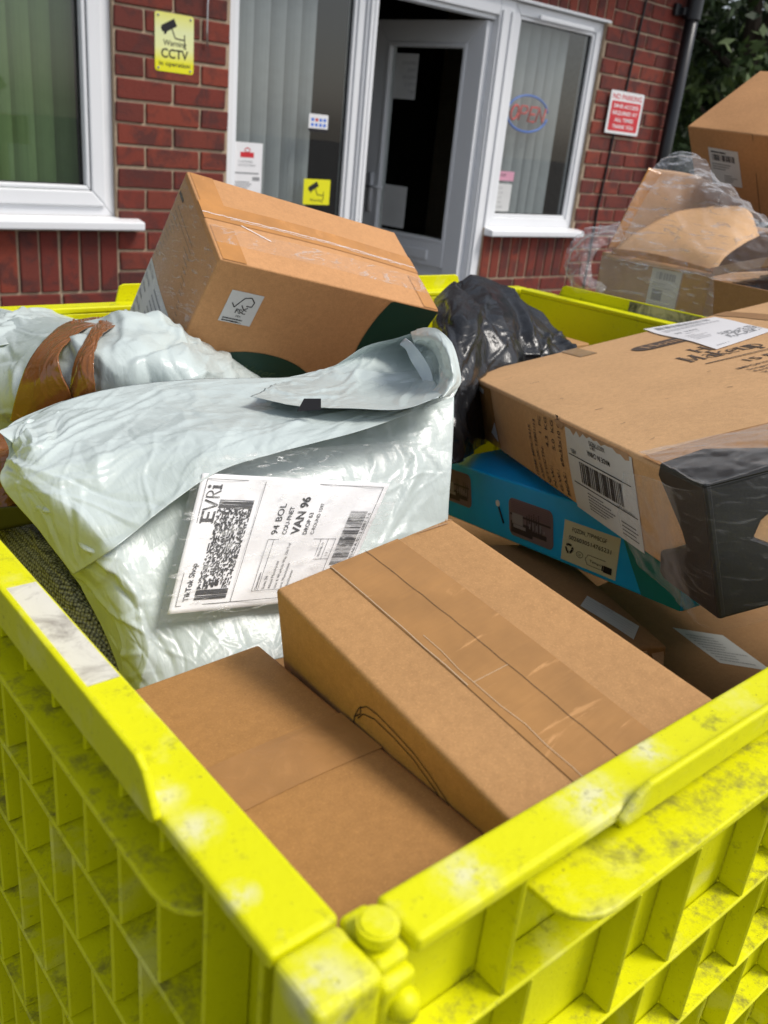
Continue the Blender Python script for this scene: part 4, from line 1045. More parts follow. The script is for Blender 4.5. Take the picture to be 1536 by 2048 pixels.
def pillow(name, rows, nu, nv, amp, thick, material, parent, seed=1, f0=14, mask=None, octs=4, aniso=None, back_dir=None, edge=.15, fold=None):
    S = surf(ctl(rows), nu, nv); Nn = normals(S); c = crumple(S, seed, f0*.5, 2)*.12+creases(S, seed, *(fold or (160,)))/.0075
    v, u = np.meshgrid(np.linspace(0, 1, nv), np.linspace(0, 1, nu), indexing='ij')
    mk = mask(u, v) if mask else 1
    S2 = S+Nn*(c*amp*mk)[..., None]
    ev = np.minimum(np.minimum(u, 1-u), np.minimum(v, 1-v)); prof = np.sqrt(np.clip(ev/edge, 0, 1))
    bd = np.array(back_dir if back_dir is not None else (.55, .70, -.45)); bd = bd/np.linalg.norm(bd)
    B = S+bd*(thick*prof)[..., None]+Nn*0; B = np.where((ev <= 0)[..., None], S2, B)
    return grid_obj(name, S2, material, parent, B), S2
def sampler(S):
    nv, nu = S.shape[:2]; Nn = normals(S)
    def f(u, v, l=0):
        a = min(max(u, 0), 1)*(nu-1); b = min(max(v, 0), 1)*(nv-1); i, j = min(int(a), nu-2), min(int(b), nv-2); x, y = a-i, b-j
        g = lambda A: A[j, i]*(1-x)*(1-y)+A[j, i+1]*x*(1-y)+A[j+1, i]*(1-x)*y+A[j+1, i+1]*x*y
        return Vector(g(S))+Vector(g(Nn))*l
    return f
def skin(name, S, mt, parent, u0, u1, v0, v1, lift, nu=40, nv=40, th=.0006, path=None, amp=0, seed=0, f0=30):
    """patch that follows a bag surface; path(a,b)->(u,v) gives free shapes"""
    f = sampler(S); G = np.array([[tuple(f(*(path(i/(nu-1), j/(nv-1)) if path else (u0+(u1-u0)*i/(nu-1), v0+(v1-v0)*j/(nv-1))), lift)) for i in range(nu)] for j in range(nv)])
    if amp: G = G+normals(G)*(creases(G, seed, 260, .0012, .007, .012, .06)*amp)[..., None]
    return grid_obj(name, G, mt, parent, G-normals(G)*th)

# -- F: the big grey-white mailing bag with the shipping label
bagF = empty('mailing_bag', P(560, 1250, .60), 'large grey-white plastic mailing bag with a big white shipping label, foremost bag', 'parcel bag', 'grey-white mailing bags')
K = .94
rowsF = [
 [(255, 1392, .585), (285, 1385, .560), (380, 1358, .565), (500, 1330, .580), (640, 1300, .615), (780, 1270, .655), (888, 1215, .705)],
 [(208, 1262, .590), (262, 1262, .562), (350, 1252, .572), (480, 1232, .594), (620, 1210, .627), (760, 1185, .662), (893, 1120, .710)],
 [(132, 1130, .600), (205, 1125, .560), (310, 1115, .578), (450, 1095, .600), (600, 1080, .635), (750, 1060, .670), (897, 1015, .715)],
 [(48, 1020, .600), (120, 1000, .568), (260, 985, .588), (420, 958, .610), (590, 945, .644), (755, 930, .680), (904, 915, .720)],
 [(2, 962, .595), (70, 925, .585), (210, 895, .602), (400, 878, .628), (580, 862, .664), (750, 842, .698), (908, 800, .730)],
 [(18, 905, .605), (70, 872, .615), (200, 846, .650), (390, 818, .690), (570, 802, .728), (740, 775, .750), (905, 752, .760)],
 [(2, 864, .615), (50, 832, .650), (180, 788, .700), (370, 762, .740), (560, 757, .780), (720, 745, .800), (880, 735, .800)]]
rowsF = [[(a, b_, c+(0, 0, 0, .004, .013, .014, .01)[i]) for a, b_, c in r] for i, r in enumerate(rowsF)]
def maskF(u, v):
    lab = np.clip((np.abs(u-.50)-.22)/.10, 0, 1); lab2 = np.clip((np.abs(v-.36)-.17)/.10, 0, 1)
    m = np.maximum(lab, lab2)
    left = np.clip((.55-u)/.4, 0, 1)
    return (.10+.90*m)*(.5+.9*left)*np.clip(np.minimum(np.minimum(u, 1-u), np.minimum(v, 1-v))/.05+.25, 0, 1)
oF, SF = pillow('bag_body', rowsF, 260, 240, .0060, .10, M['mailer'], bagF, 3, 15, maskF, 4, fold=(300, .0018, .014, .02, .09))
# overlapping folded panel along the top: its lower edge makes the long diagonal fold
rowsFlap = [
 [(146, 1150, .578), (215, 1106, .552), (269, 1064, .560), (345, 1004, .575), (440, 942, .597), (560, 904, .618), (735, 857, .650), (908, 793, .700)],
 [(84, 1068, .586), (150, 1035, .560), (215, 1003, .570), (300, 957, .588), (420, 907, .606), (550, 873, .632), (738, 839, .664), (916, 776, .706)],
 [(0, 962, .590), (70, 945, .578), (150, 925, .585), (260, 895, .605), (400, 860, .632), (550, 838, .664), (742, 815, .690), (912, 770, .712)],
 [(34, 903, .612), (65, 880, .598), (140, 858, .625), (250, 833, .655), (400, 813, .690), (555, 799, .722), (743, 793, .735), (905, 765, .735)],
 [(-4, 862, .604), (52, 838, .650), (130, 801, .672), (240, 774, .707), (390, 758, .742), (560, 755, .772), (720, 748, .785), (880, 738, .790)]]
def maskP(u, v): return (.32+1.35*np.clip(1-u*1.7, 0, 1))*np.clip(np.minimum(np.minimum(u, 1-u), np.minimum(v, 1-v))/.06+.25, 0, 1)
oP, SP = pillow('folded_panel', rowsFlap, 300, 130, .0056, .004, M['mailer'], bagF, 8, 18, maskP, 4, edge=.05, fold=(300, .0016, .017, .025, .13, .35, 3.2))
# open lip with its rolled right end
rowsLip = [
 [(500, 793, .690), (600, 813, .662), (700, 817, .655), (800, 819, .655), (862, 800, .660), (902, 778, .672), (922, 765, .690)],
 [(520, 785, .705), (610, 800, .690), (700, 800, .690), (795, 795, .700), (850, 775, .715), (893, 765, .700), (920, 745, .690)],
 [(545, 770, .745), (640, 770, .750), (720, 762, .765), (790, 750, .790), (838, 735, .810), (872, 735, .770), (913, 722, .695)],
 [(562, 760, .785), (655, 742, .795), (730, 715, .810), (790, 700, .830), (830, 690, .840), (862, 695, .790), (903, 695, .705)],
 [(566, 757, .790), (660, 735, .800), (728, 694, .800), (790, 676, .800), (832, 664, .790), (868, 656, .760), (890, 670, .725)]]
oL, SL_ = pillow('open_lip', rowsLip, 150, 90, .0045, .003, M['mailer'], bagF, 12, 24, None, 4, edge=.04)
roll = [[(822, 664, .770), (850, 655, .745), (880, 662, .715), (905, 688, .695), (918, 728, .685), (922, 766, .682), (900, 792, .672)],
        [(826, 684, .760), (852, 676, .728), (876, 684, .700), (892, 706, .684), (900, 738, .675), (902, 764, .672), (882, 795, .662)],
        [(832, 704, .790), (854, 700, .765), (868, 706, .742), (876, 722, .728), (880, 745, .715), (876, 768, .700), (858, 792, .690)]]
oR, SR = pillow('rolled_lip', roll, 90, 40, .0028, .004, M['mailer'], bagF, 15, 30, None, 3, edge=.1)
roll2 = [[(800, 690, .79), (812, 700, .775), (822, 722, .765), (838, 748, .755), (850, 772, .745), (848, 785, .735)],
         [(812, 678, .775), (828, 690, .755), (846, 712, .742), (862, 742, .735), (866, 768, .730), (858, 785, .725)]]
grid_obj('inner_fold', surf(ctl(roll2), 40, 20)+0, M['mailer_in'], bagF, surf(ctl(roll2), 40, 20)+np.array((.002, .003, 0)))
# dark torn adhesive strip on the lip
sheet('adhesive_strip', M['ink'], bagF, lambda x, y, l: P(608+34*x-14*y*(1-x), 797+26*y*(1-.15*x), .652-l), 1, 1, 4, 4)
# clear document pocket around the label, and the label itself
LBc = [P(335, 1229, .560), P(676, 1196, .628), P(405, 946, .596), P(780, 967, .655)]
fF = sampler(SF)
def labfn(x, y, l):
    """x along the reading direction (up the photo) 0-.102, y towards the photo's left 0-.152"""
    v = x/.102; u = 1-y/.152
    p = (LBc[0]*(1-u)+LBc[1]*u)*(1-v)+(LBc[2]*(1-u)+LBc[3]*u)*v
    n = (Vector((0, 0, CZ))-p).normalized()
    wv = .0011*math.sin(u*9+v*4)+.0007*math.sin(u*23-v*11)+.0010*noise.noise(Vector((u*4, v*4, 2)))
    return p+n*(l+wv+.0045)
lb = sheet('shipping_label', M['paper'], bagF, labfn, .102, .152, 34, 48, .0004, 0)
for p_ in lb.data.polygons: p_.use_smooth = True
k = Ink(); ly = .152
Yv = lambda a: a          # y grows to the reader's top
k.frame(.005, .004, .098, .147, .0004)
k.line([(.005, .102), (.098, .102)], .0004)
# carrier name drawn in mixed weights
x = .070; yb = .1345; h = .0105
def bar(x0, y0, x1, y1): k.rect(x0, yb+y0*h, x1, yb+y1*h)
bar(.0655, 0, .0680, 1); bar(.0655, 0, .0735, .16); bar(.0655, .42, .0730, .57); bar(.0655, .84, .0735, 1); bar(.0645, 0, .0655, .14); bar(.0645, .86, .0655, 1)
k.line([(.0745, yb+h), (.0782, yb), (.0820, yb+h)], .0013)
bar(.0838, 0, .0849, 1); k.ring(.0852, yb+h*.74, .0036, h*.24, .0009, -math.pi/2, math.pi/2, 14); k.line([(.0862, yb+h*.48), (.0893, yb)], .0011)
bar(.0912, 0, .0932, .68); bar(.0902, 0, .0942, .12); bar(.0905, .56, .0925, .68); k.ring(.0922, yb+h*.92, .0007, .0007, .0014, n=10)
k.stack(.016, .107, .076, .1335, 64, 30, 11, .52)
for a in (.0085, .0105, .0118, .0790, .0805, .0818): k.rect(a, .107, a+(.0016 if a in (.0085, .0790) else .0007), .1335)
k.rect(.0125, .107, .0155, .1335); k.rect(.0762, .107, .0786, .1335)
k.text('TikTok Shop', .008, .1380, .0062, bold=.016, width=.027)
k.text('94 BOL', .056, .0800, .0074, width=.0250); k.text('COU-PNET', .056, .0725, .0050, bold=.01, width=.0225)
k.text('VAN 96', .056, .0620, .0092, bold=.03, width=.0310); k.text('DROP 63', .056, .0550, .0047, bold=.01, width=.0180); k.text('C-ROUND 1597', .056, .0488, .0040, bold=.006, width=.0260)
k.frame(.012, .0270, .0520, .0860, .0003); k.line([(.012, .0810), (.0520, .0810)], .0003); k.line([(.035, .0270), (.035, .0400)], .0003); k.line([(.012, .0400), (.0520, .0400)], .0003); k.line([(.035, .0335), (.052, .0335)], .0003)
k.text('Destination', .013, .0822, .0026, bold=.01, width=.013)
for j, s in enumerate(('Suits 24', 'Alison Manchester', 'Unit 4, Wharfside Way, Old Traf', 'ord, Manchester', 'Manchester')): k.text(s, .013, .0755-.0052*j, .0032, width=(.010, .022, .036, .020, .014)[j])
k.text('2024-06-19', .037, .0360, .0028, width=.012); k.text('1.7', .038, .0292, .0028)
k.bars(.030, .0085, .0765, .0235, 62, 9)
k.text('H02A0 A 0312 6887 3-6', .032, .0052, .0036, width=.043)
o = k.build('print', M['ink'], lb, labfn, .0010)
pk = sheet('document_pocket', M['tape_clear'], bagF, lambda x, y, l: (lambda u, v: (P(318, 1245, .556)*(1-u)+P(705, 1210, .632)*u)*(1-v)+(P(398, 915, .596)*(1-u)+P(838, 880, .668)*u)*v)(x, y)+(Vector((0, 0, CZ))-P(560, 1050, .6)).normalized()*(.0075+.0014*noise.noise(Vector((x*6, y*6, 1)))+l), 1, 1, 40, 40, .0002, 0)
for p_ in pk.data.polygons: p_.use_smooth = True

# -- G: second mailing bag behind on the left, strapped with brown tape
bagG = empty('mailing_bag', P(200, 900, .95), 'crumpled grey-white mailing bag bound with two bands of brown tape', 'parcel bag', 'grey-white mailing bags')
rowsG = [
 [(-140, 900, .86), (-20, 870, .84), (60, 850, .82), (160, 840, .80), (280, 860, .80), (400, 860, .84), (500, 840, .92), (560, 810, 1.0)],
 [(-150, 820, .86), (-20, 800, .82), (60, 780, .79), (150, 760, .775), (270, 760, .77), (390, 770, .80), (480, 775, .88), (535, 770, .98)],
 [(-150, 740, .90), (-10, 720, .85), (90, 705, .81), (180, 690, .79), (290, 690, .785), (390, 710, .82), (465, 735, .89), (518, 752, .98)],
 [(-140, 670, .98), (0, 655, .92), (110, 650, .87), (200, 650, .855), (300, 652, .86), (385, 678, .89), (455, 712, .94), (510, 748, .99)],
 [(-130, 640, 1.05), (10, 634, 1.00), (110, 634, .95), (200, 640, .93), (290, 642, .93), (370, 664, .95), (445, 698, .98), (505, 744, 1.0)]]
oG, SG = pillow('bag_body', rowsG, 190, 120, .008, .09, M['mailer'], bagG, 22, 9, lambda u, v: np.clip(np.minimum(np.minimum(u, 1-u), np.minimum(v, 1-v))/.12+.15, 0, 1)*np.clip((1-u)/.35, .15, 1), 4, fold=(75, .004, .034, .04, .16))
def tape_band(rows, seed):
    rows = [[(a, b_, c-.006-.027*min(1, i/3)) for a, b_, c in r] for i, r in enumerate(rows)]
    S = surf(ctl(rows), 40, 150); S = S+normals(S)*(creases(S, seed, 420, .0010, .0045, .02, .10, 1.45, .8)*.35)[..., None]
    return grid_obj('brown_tape_band', S, M['tape_br'], bagG, S-normals(S)*.0015)
tape_band([[(20, 842, .792), (62, 850, .780), (105, 838, .776), (150, 822, .776)], [(31, 795, .790), (66, 800, .778), (102, 795, .772), (140, 786, .768)], [(47, 745, .796), (75, 752, .782), (96, 748, .776), (122, 748, .772)], [(66, 708, .808), (86, 712, .797), (101, 711, .790), (116, 712, .784)], [(94, 674, .836), (109, 678, .826), (124, 679, .822), (138, 681, .818)], [(130, 646, .880), (145, 648, .872), (160, 650, .866), (176, 653, .862)], [(185, 634, .930), (205, 635, .926), (224, 637, .922), (240, 640, .918)]], 4)
tape_band([[(128, 818, .778), (152, 812, .770), (174, 806, .767), (194, 800, .767)], [(138, 782, .774), (156, 778, .765), (174, 776, .762), (190, 774, .762)], [(148, 725, .782), (162, 722, .774), (175, 721, .771), (187, 720, .771)], [(176, 670, .822), (183, 673, .816), (190, 676, .812), (196, 680, .808)], [(193, 647, .866), (203, 648, .860), (213, 650, .856), (224, 653, .852)], [(236, 634, .918), (250, 635, .915), (264, 637, .912), (279, 641, .908)]], 6)
# loose crumpled end at the far left
rowsG2 = [[(-60, 700, .87), (0, 690, .86), (50, 678, .88), (95, 668, .91)], [(-60, 650, .93), (10, 640, .92), (60, 632, .94), (110, 640, .97)], [(-50, 628, 1.0), (20, 622, 1.0), (80, 618, 1.02), (150, 638, 1.05)]]
pillow('bag_end', rowsG2, 60, 50, .009, .03, M['mailer'], bagG, 31, 16, None, 4)

# -- H: black bag at the back
bagH = empty('black_bag', P(990, 800, 1.18), 'shiny black plastic bag slumped between the tilted carton and the flat carton', 'parcel bag')
rowsH = [
 [(880, 930, 1.02), (915, 925, 1.00), (950, 900, 1.04), (1010, 860, 1.16), (1090, 800, 1.26), (1160, 760, 1.30)],
 [(868, 830, 1.04), (905, 820, 1.00), (950, 800, 1.03), (1020, 780, 1.12), (1100, 750, 1.22), (1155, 722, 1.28)],
 [(862, 720, 1.10), (905, 710, 1.04), (960, 700, 1.06), (1030, 705, 1.12), (1100, 705, 1.20), (1148, 700, 1.28)],
 [(866, 640, 1.18), (905, 622, 1.12), (965, 620, 1.12), (1030, 640, 1.17), (1090, 665, 1.24), (1136, 686, 1.30)],
 [(868, 598, 1.28), (903, 566, 1.26), (940, 549, 1.27), (1000, 568, 1.29), (1062, 615, 1.30), (1120, 668, 1.33)]]
rowsH = [[(a, b_, c+(0, .03, .07, .08, .06, .03)[i]) for i, (a, b_, c) in enumerate(r)] for r in rowsH]
pillow('bag_body', rowsH, 120, 120, .008, .08, M['blackbag'], bagH, 41, 6, None, 4, fold=(34, .008, .05, .08, .26, 1.9, .7))
# -- I: small carton corner behind the black bag
c0 = PX(1175, 690, 1.19) if 0 else P(1185, 688, 1.38)
I_ = Box(c0-Vector((.10, 0, .12)), (1, .05, 0), (0, 0, 1), (.10, .14, .12))
box_thing(I_, 'corner of a small brown carton just inside the far rim, behind the black bag', M['card_a'], seed=23, dent=.0005, sub=6)
# -- J: grey knitted cushion in the near left
def knit():
    m, t, b = mat('grey_knit'); v = coords(t, (1, 1, 1), rot=(0, 0, .9))
    vo = N(t, 'TexVoronoi'); vo.inputs['Scale'].default_value = 430; vo.inputs['Randomness'].default_value = .35; t.links.new(v, vo.inputs['Vector'])
    c = ramp(t, vo.outputs['Distance'], [(.15, (.42, .42, .43)), (.5, (.20, .20, .205)), (.75, (.04, .04, .042))])
    t.links.new(c, b.inputs['Base Color']); b.inputs['Roughness'].default_value = .95; bump(t, b, vo.outputs['Distance'], 1, .002); return m
clo = empty('folded_blanket', P(120, 1200, .62), 'grey knitted fabric wedged beside the left rim under the big mailing bag', 'blanket')
rowsJ = [[(-40, 1240, .66), (60, 1260, .62), (150, 1310, .60), (250, 1420, .58)], [(-60, 1140, .68), (50, 1150, .63), (140, 1190, .60), (240, 1290, .60)], [(-60, 1060, .70), (40, 1060, .655), (110, 1110, .625), (200, 1200, .625)], [(-60, 1000, .72), (30, 1005, .70), (100, 1050, .67), (190, 1130, .66)]]
pillow('blanket', rowsJ, 70, 70, .004, .06, knit(), clo, 51, 9, None, 2)
skin('black_strap', surf(ctl([[(-60, 1075, .66), (80, 1045, .615), (110, 1070, .608), (205, 1085, .61)], [(-60, 1020, .66), (60, 1010, .62), (100, 1020, .615), (190, 1040, .62)]]), 30, 10), M['cable'], clo, 0, 1, 0, 1, 0, 20, 8, .003)
prc = empty('brown_parcel', P(10, 960, .75), 'small parcel in shiny brown tape at the left edge behind the big mailing bag', 'parcel')
pillow('parcel_body', [[(-60, 1030, .66), (0, 1020, .65), (50, 1000, .66)], [(-70, 950, .67), (0, 940, .66), (60, 930, .67)], [(-70, 880, .72), (0, 862, .72), (50, 850, .72)]], 50, 50, .006, .06, M['tape_br'], prc, 61, 20, None, 3)
# -- E: blue box under the flat carton
p1 = rel(.774, .733, -.45); xE = Vector((-.079, -.381, .07)).normalized(); E_ = Box(p1, xE, (-.05, .18, .98), (.40, .25, .074))
eE, cE = box_thing(E_, 'bright blue printed box under the big flat carton, with a cream barcode sticker', M['blue'], seed=33, name='blue_box', dent=.0002, bulge=.0004)
fE = E_.side('front')
k = Ink(); k.poly([(.315, .0725), (.399, .0725), (.399, .001), (.350, .001), (.335, .03)]); k.build('teal_end', M['teal'], eE, fE, .0026)
def photo_print(u0, h0, wd, hh, seed):
    rg = random.Random(seed)
    o = plate('photo_print', plain('photo_mid', (.20, .15, .18), .3), eE, lambda x, y, l: fE(u0+x, h0+y, l), wd, hh, .008, .0010, .0040)
    k = Ink(); k.rect(u0+.004, h0+.004, u0+wd*.55, h0+hh*.40); k.rect(u0+wd*.5, h0+.008, u0+wd*.86, h0+hh*.30); k.rect(u0+.003, h0+hh*.55, u0+wd-.004, h0+hh*.60)
    for i in range(7): k.rect(u0+wd*.42+.0042*i, h0+hh*.28, u0+wd*.42+.0042*i+.0016, h0+hh*rg.uniform(.45, .8))
    k.build('dark_shapes', M['photo_dark'], o, fE, .0075)
    k = Ink(); k.rect(u0+.007, h0+hh*.34, u0+wd*.34, h0+hh*.62); k.rect(u0+.009, h0+hh*.24, u0+wd*.40, h0+hh*.33)
    for i in range(5): k.rect(u0+wd*(.48+.08*i), h0+hh*.34, u0+wd*(.51+.08*i), h0+hh*rg.uniform(.4, .55))
    k.build('pale_shapes', M['photo_pale'], o, fE, .0100)
    k = Ink()
    for i in range(6): k.rect(u0+.004, h0+hh*.66+.0024*i, u0+wd-.005, h0+hh*.66+.0024*i+.0010)
    k.build('slats', M['photo_pink'], o, fE, .0125)
M['photo_dark'] = plain('photo_dark', (.035, .028, .04), .3); M['photo_pale'] = plain('photo_pale', (.28, .26, .30), .3); M['photo_pink'] = plain('photo_rose', (.19, .11, .14), .3)
photo_print(.002, .022, .058, .043, 2); photo_print(.138, .010, .080, .045, 5)
lb = sheet('barcode_label', M['paper_c'], eE, lambda x, y, l: fE(.230+x+.15*y, .005+y*.93, l), .084, .050, 6, 4, .0004, .0028)
k = Ink(); g = lambda x, y, l: fE(.230+x+.15*y, .005+y*.93, l)
k.text('FQZDN_7TPWBCGF', .014, .039, .0070, width=.052); k.text('S026030514765231', .010, .0285, .0070, width=.064)
for a in (90, 210, 330):
    c1, s1 = math.cos(R_(a)), math.sin(R_(a)); k.line([(.012+.0055*math.cos(R_(a-38)), .017+.0055*math.sin(R_(a-38))), (.012+.0055*math.cos(R_(a+30)), .017+.0055*math.sin(R_(a+30)))], .0026); q = R_(a+48); k.poly([(.012+.0075*math.cos(q-.25), .017+.0075*math.sin(q-.25)), (.012+.0028*math.cos(q-.1), .017+.0028*math.sin(q-.1)), (.012+.006*math.cos(q+.25), .017+.006*math.sin(q+.25))])
k.ring(.029, .014, .005, .0035, .0006); k.text('CE', .0265, .0125, .004); k.line([(.068, .006), (.042, .006), (.038, .012), (.042, .018), (.068, .018)], .0005); k.text('Tempo', .045, .010, .0045, width=.018); k.rect(.066, .0045, .078, .0125); k.rect(.0635, .0055, .0655, .012)
k.build('print', M['ink'], lb, g, .0075)
b = MB(); b.tube([fE(.116, .042, .002), fE(.116, .042, .006)], .004, 12); tk = b.build('white_clip', M['pvc'], eE, .0006)
b = MB(); b.tube([fE(.118, .038, .005), fE(.123, .028, .006), fE(.127, .020, .006)], .0011, 6); b.build('black_tie', M['cable'], eE, 0, True)
# -- K: dull carton with a torn corner, and L: larger carton below
a = Pz(1354, 1312, CZ-.405); c = Pz(1179, 1158, CZ-.425); xk = (c-a); K_ = Box(a-Vector((0, 0, .16)), xk, (0, 0, 1), (xk.length*1.5, .20, .16))
eK, cK = box_thing(K_, 'dull brown carton with a torn corner and a small white slip, beside the plain carton', M['card_e'], seed=43, dent=.003)
fK = lambda x, y, l: K_.at(.060+x, .0+y, K_.d[2]+l)
kq = quad(K_, ((1160, 1216), (1267, 1281), (1174, 1195), (1278, 1254))); g = lambda x, y, l: kq(x/.1, y/.045, l)
lb = sheet('paper_slip', M['paper_g'], eK, g, .100, .045, 6, 4, .0005, .0035)
k = Ink()
for j in range(5): k.rect(.004, .006+.007*j, .095, .0065+.007*j)
k.text('INVOICE', .03, .036, .006, rot=0); k.build('print', M['ink_grey'], lb, g, .0070)
kb = MB(); rg = random.Random(5)
for i in range(6):
    q = K_.at(-.004-.004*i, .004+.016*i, K_.d[2]-.006-.004*rg.random()); t = K_.at(-.018-.006*i, .012+.016*i, K_.d[2]-.022)
    kb.poly([q, K_.at(.004, .002+.018*i, K_.d[2]-.001), K_.at(.006, .016+.016*i, K_.d[2]-.0015), t], (.0006, 0, -.0008))
kb.build('torn_flap', M['card_f'], eK)
c = Pz(1345, 1255, CZ-.47)
L_ = Box(rel(.60, .165, -.64), (1, .06, 0), (-.05, .02, 1), (.50, .36, .16))
eL, cL = box_thing(L_, 'large dull carton deep in the crate under the blue box, with a creased label', M['card_e'], seed=47, dent=.003)
lf = quad(L_, ((1440, 1327), (1545, 1345), (1345, 1256), (1445, 1272)))
lb = sheet('shipping_label', M['paper_g'], eL, lf, 1, 1, 10, 10, .0005, 0)
k = Ink(); k.lines(.1, .1, .95, .9, 9, seed=5, wd=.25); k.build('print', M['ink_grey'], lb, lf, .0035)
# filler cartons further down, seen only through the gaps
for (x, y, z, dx, dy, dz, lab_) in ((.16, .20, -.90, .42, .30, .45, 'brown carton at the bottom under the two plain cartons'),
                                  (.17, .56, -.85, .50, .40, .36, 'brown carton at the bottom under the mailing bags'),
                                  (.68, .60, -.90, .48, .38, .36, 'brown carton at the bottom under the black bag')):
    box_thing(Box(rel(x, y, z), (1, 0, 0), (0, 0, 1), (dx, dy, dz)), lab_, M['card_e'], seed=x*50, sub=6)
# ------------------------------------------------------------------ wrapped pile beyond the right-hand wall
gp = 'cartons piled beyond the crate'
S1 = Box(rel(1.30, .12, -1.245), (1, 0, 0), (0, 0, 1), (.62, .92, .50)); box_thing(S1, 'large carton at the foot of the pile beyond the crate', M['card_e'], gp, seed=3, sub=6)
S2 = Box(rel(1.31, .14, -.743), (1, 0, 0), (0, 0, 1), (.58, .88, .475)); box_thing(S2, 'large carton in the middle of the pile beyond the crate', M['card_d'], gp, seed=4, sub=6)
M1 = Box(rel(1.362, .998, -.266), (0, -1, 0), (0, 0, 1), (.222, .26, .106)); 
e1 = empty('open_carton', M1.at(.1, .1, 0), 'open carton with raised flaps, bound in clear film, beyond the crate', 'cardboard box', gp)
# open tray: four walls and floor, then flaps
def wallpiece(mb, B, u0, v0, h0, u1, v1, h1):
    Mx = Matrix((B.x, B.y, B.z)).transposed().to_4x4(); Mx.translation = B.o; mb.box((u0, v0, h0), (u1, v1, h1), Mx)
b = MB(); t = .004
# with x towards -y and z up, y = z cross x points to +x : v=0 face looks at the crate
wallpiece(b, M1, 0, 0, 0, .222, t, .106); wallpiece(b, M1, 0, .26-t, 0, .222, .26, .106); wallpiece(b, M1, 0, t+.0002, 0, t, .2558, .106); wallpiece(b, M1, .222-t, t+.0002, 0, .222, .2558, .106); wallpiece(b, M1, t+.0002, t+.0002, 0, .2178, .2558, t)
b.build('tray', M['card_f'], e1, .001)
sheet('tape_wrap', tape_mat('stained_tape', (.42, .21, .035), .25), e1, M1.side('front'), .050, .104, 6, 10, .0004, .0003, x0=.171, y0=.001)
sheet('tape_wrap', tape_mat('stained_tape2', (.42, .27, .16), .25), e1, M1.side('front'), .168, .104, 10, 6, .0004, .0002, x0=.001, y0=.001)
lb = sheet('shipping_label', M['paper_g'], e1, M1.side('front'), .058, .092, 4, 4, .0004, .0010, x0=.110, y0=.008)
k = Ink(); k.bars(.120, .080, .158, .092, 14, 4); k.rect(.118, .045, .138, .063); k.lines(.116, .016, .162, .040, 6, seed=2, wd=.3); k.lines(.116, .066, .162, .076, 3, seed=5, wd=.3)
k.build('print', M['ink_grey'], lb, M1.side('front'), .0040)
def sheet4(name, rows, mt, par, th=.003, nu=24, nv=24, amp=0, seed=0, f0=10, raw=False):
    C = np.array([[tuple(q) for q in r] for r in rows]) if raw else ctl(rows); S = surf(C, nu, nv)
    if amp: S = S+normals(S)*(crumple(S, seed, f0, 3)*amp)[..., None]
    return grid_obj(name, S, mt, par, S-normals(S)*th)
sheet4('raised_flap', [[(1216, 500, 1.60), (1320, 500, 1.66), (1440, 470, 1.72)], [(1258, 415, 1.585), (1350, 420, 1.65), (1440, 400, 1.72)], [(1300, 336, 1.57), (1390, 350, 1.64), (1450, 380, 1.70)]], M['card_f'], e1, amp=.002)
sheet4('flap_tape', [[(1214, 500, 1.592), (1232, 500, 1.596)], [(1258, 413, 1.575), (1288, 400, 1.58)], [(1298, 335, 1.562), (1324, 346, 1.570)]], M['tape_or'], e1, .001)
sheet4('bent_flap', [[(1212, 512, 1.575), (1270, 525, 1.53), (1345, 540, 1.48), (1424, 548, 1.43)], [(1275, 462, 1.575), (1330, 475, 1.53), (1395, 490, 1.48), (1450, 512, 1.44)], [(1350, 424, 1.60), (1410, 430, 1.56), (1455, 450, 1.51), (1490, 485, 1.47)], [(1400, 425, 1.66), (1455, 410, 1.60), (1500, 425, 1.56), (1520, 470, 1.52)]], M['card_d'], e1, amp=.002, seed=4)
sheet4('curled_tape', [[(1222, 508, 1.56), (1300, 520, 1.51), (1422, 545, 1.425)], [(1226, 496, 1.555), (1310, 508, 1.505), (1424, 538, 1.42)]], M['tape_or'], e1, .001, amp=.003, seed=5, f0=30)
sheet4('strip_flap', [[(1424, 552, 1.425), (1480, 540, 1.38), (1560, 530, 1.33)], [(1420, 536, 1.43), (1480, 524, 1.385), (1560, 510, 1.335)]], M['card_f'], e1, .003)
M3 = Box(rel(1.352, .772, -.266), (0, -1, 0), (0, 0, 1), (.30, .30, .098))
e3 = empty('open_carton', M3.at(.15, .1, 0), 'open dull carton at the right edge beside the film-wrapped one', 'cardboard box', gp)
b = MB(); wallpiece(b, M3, 0, 0, 0, .30, t, .098); wallpiece(b, M3, 0, .296, 0, .30, .30, .12); wallpiece(b, M3, 0, t+.0002, 0, t, .2958, .098); wallpiece(b, M3, .296, t+.0002, 0, .30, .2958, .098); wallpiece(b, M3, t+.0002, t+.0002, 0, .2958, .2958, t)
b.build('tray', M['card_e'], e3, .001)
tag(pillow('black_plastic', [[(1470, 575, 1.42), (1520, 585, 1.40), (1580, 590, 1.38)], [(1460, 560, 1.50), (1520, 562, 1.47), (1580, 566, 1.44)], [(1480, 545, 1.60), (1540, 545, 1.56), (1590, 550, 1.52)]], 40, 40, .006, .04, M['blackbag'], None, 71, 20)[0], 'crumpled black plastic inside the open carton at the right edge', 'plastic bag')
zM = Vector((-.55, .03, .83)); M2 = Box(rel(1.732, 1.05, -.086), (-.11, -.99, -.04), zM, (.166, .158, .18))
M2.o = M2.o; M2.d = (.26, .21, .18)
e2, c2 = box_thing(M2, 'brown carton with a white barcode label, topmost of the pile at the right edge', M['card_c'], gp, seed=53, dent=.003)
c2['label'] = 'tilted carton'; del c2['label']
fm2 = M2.side('front')
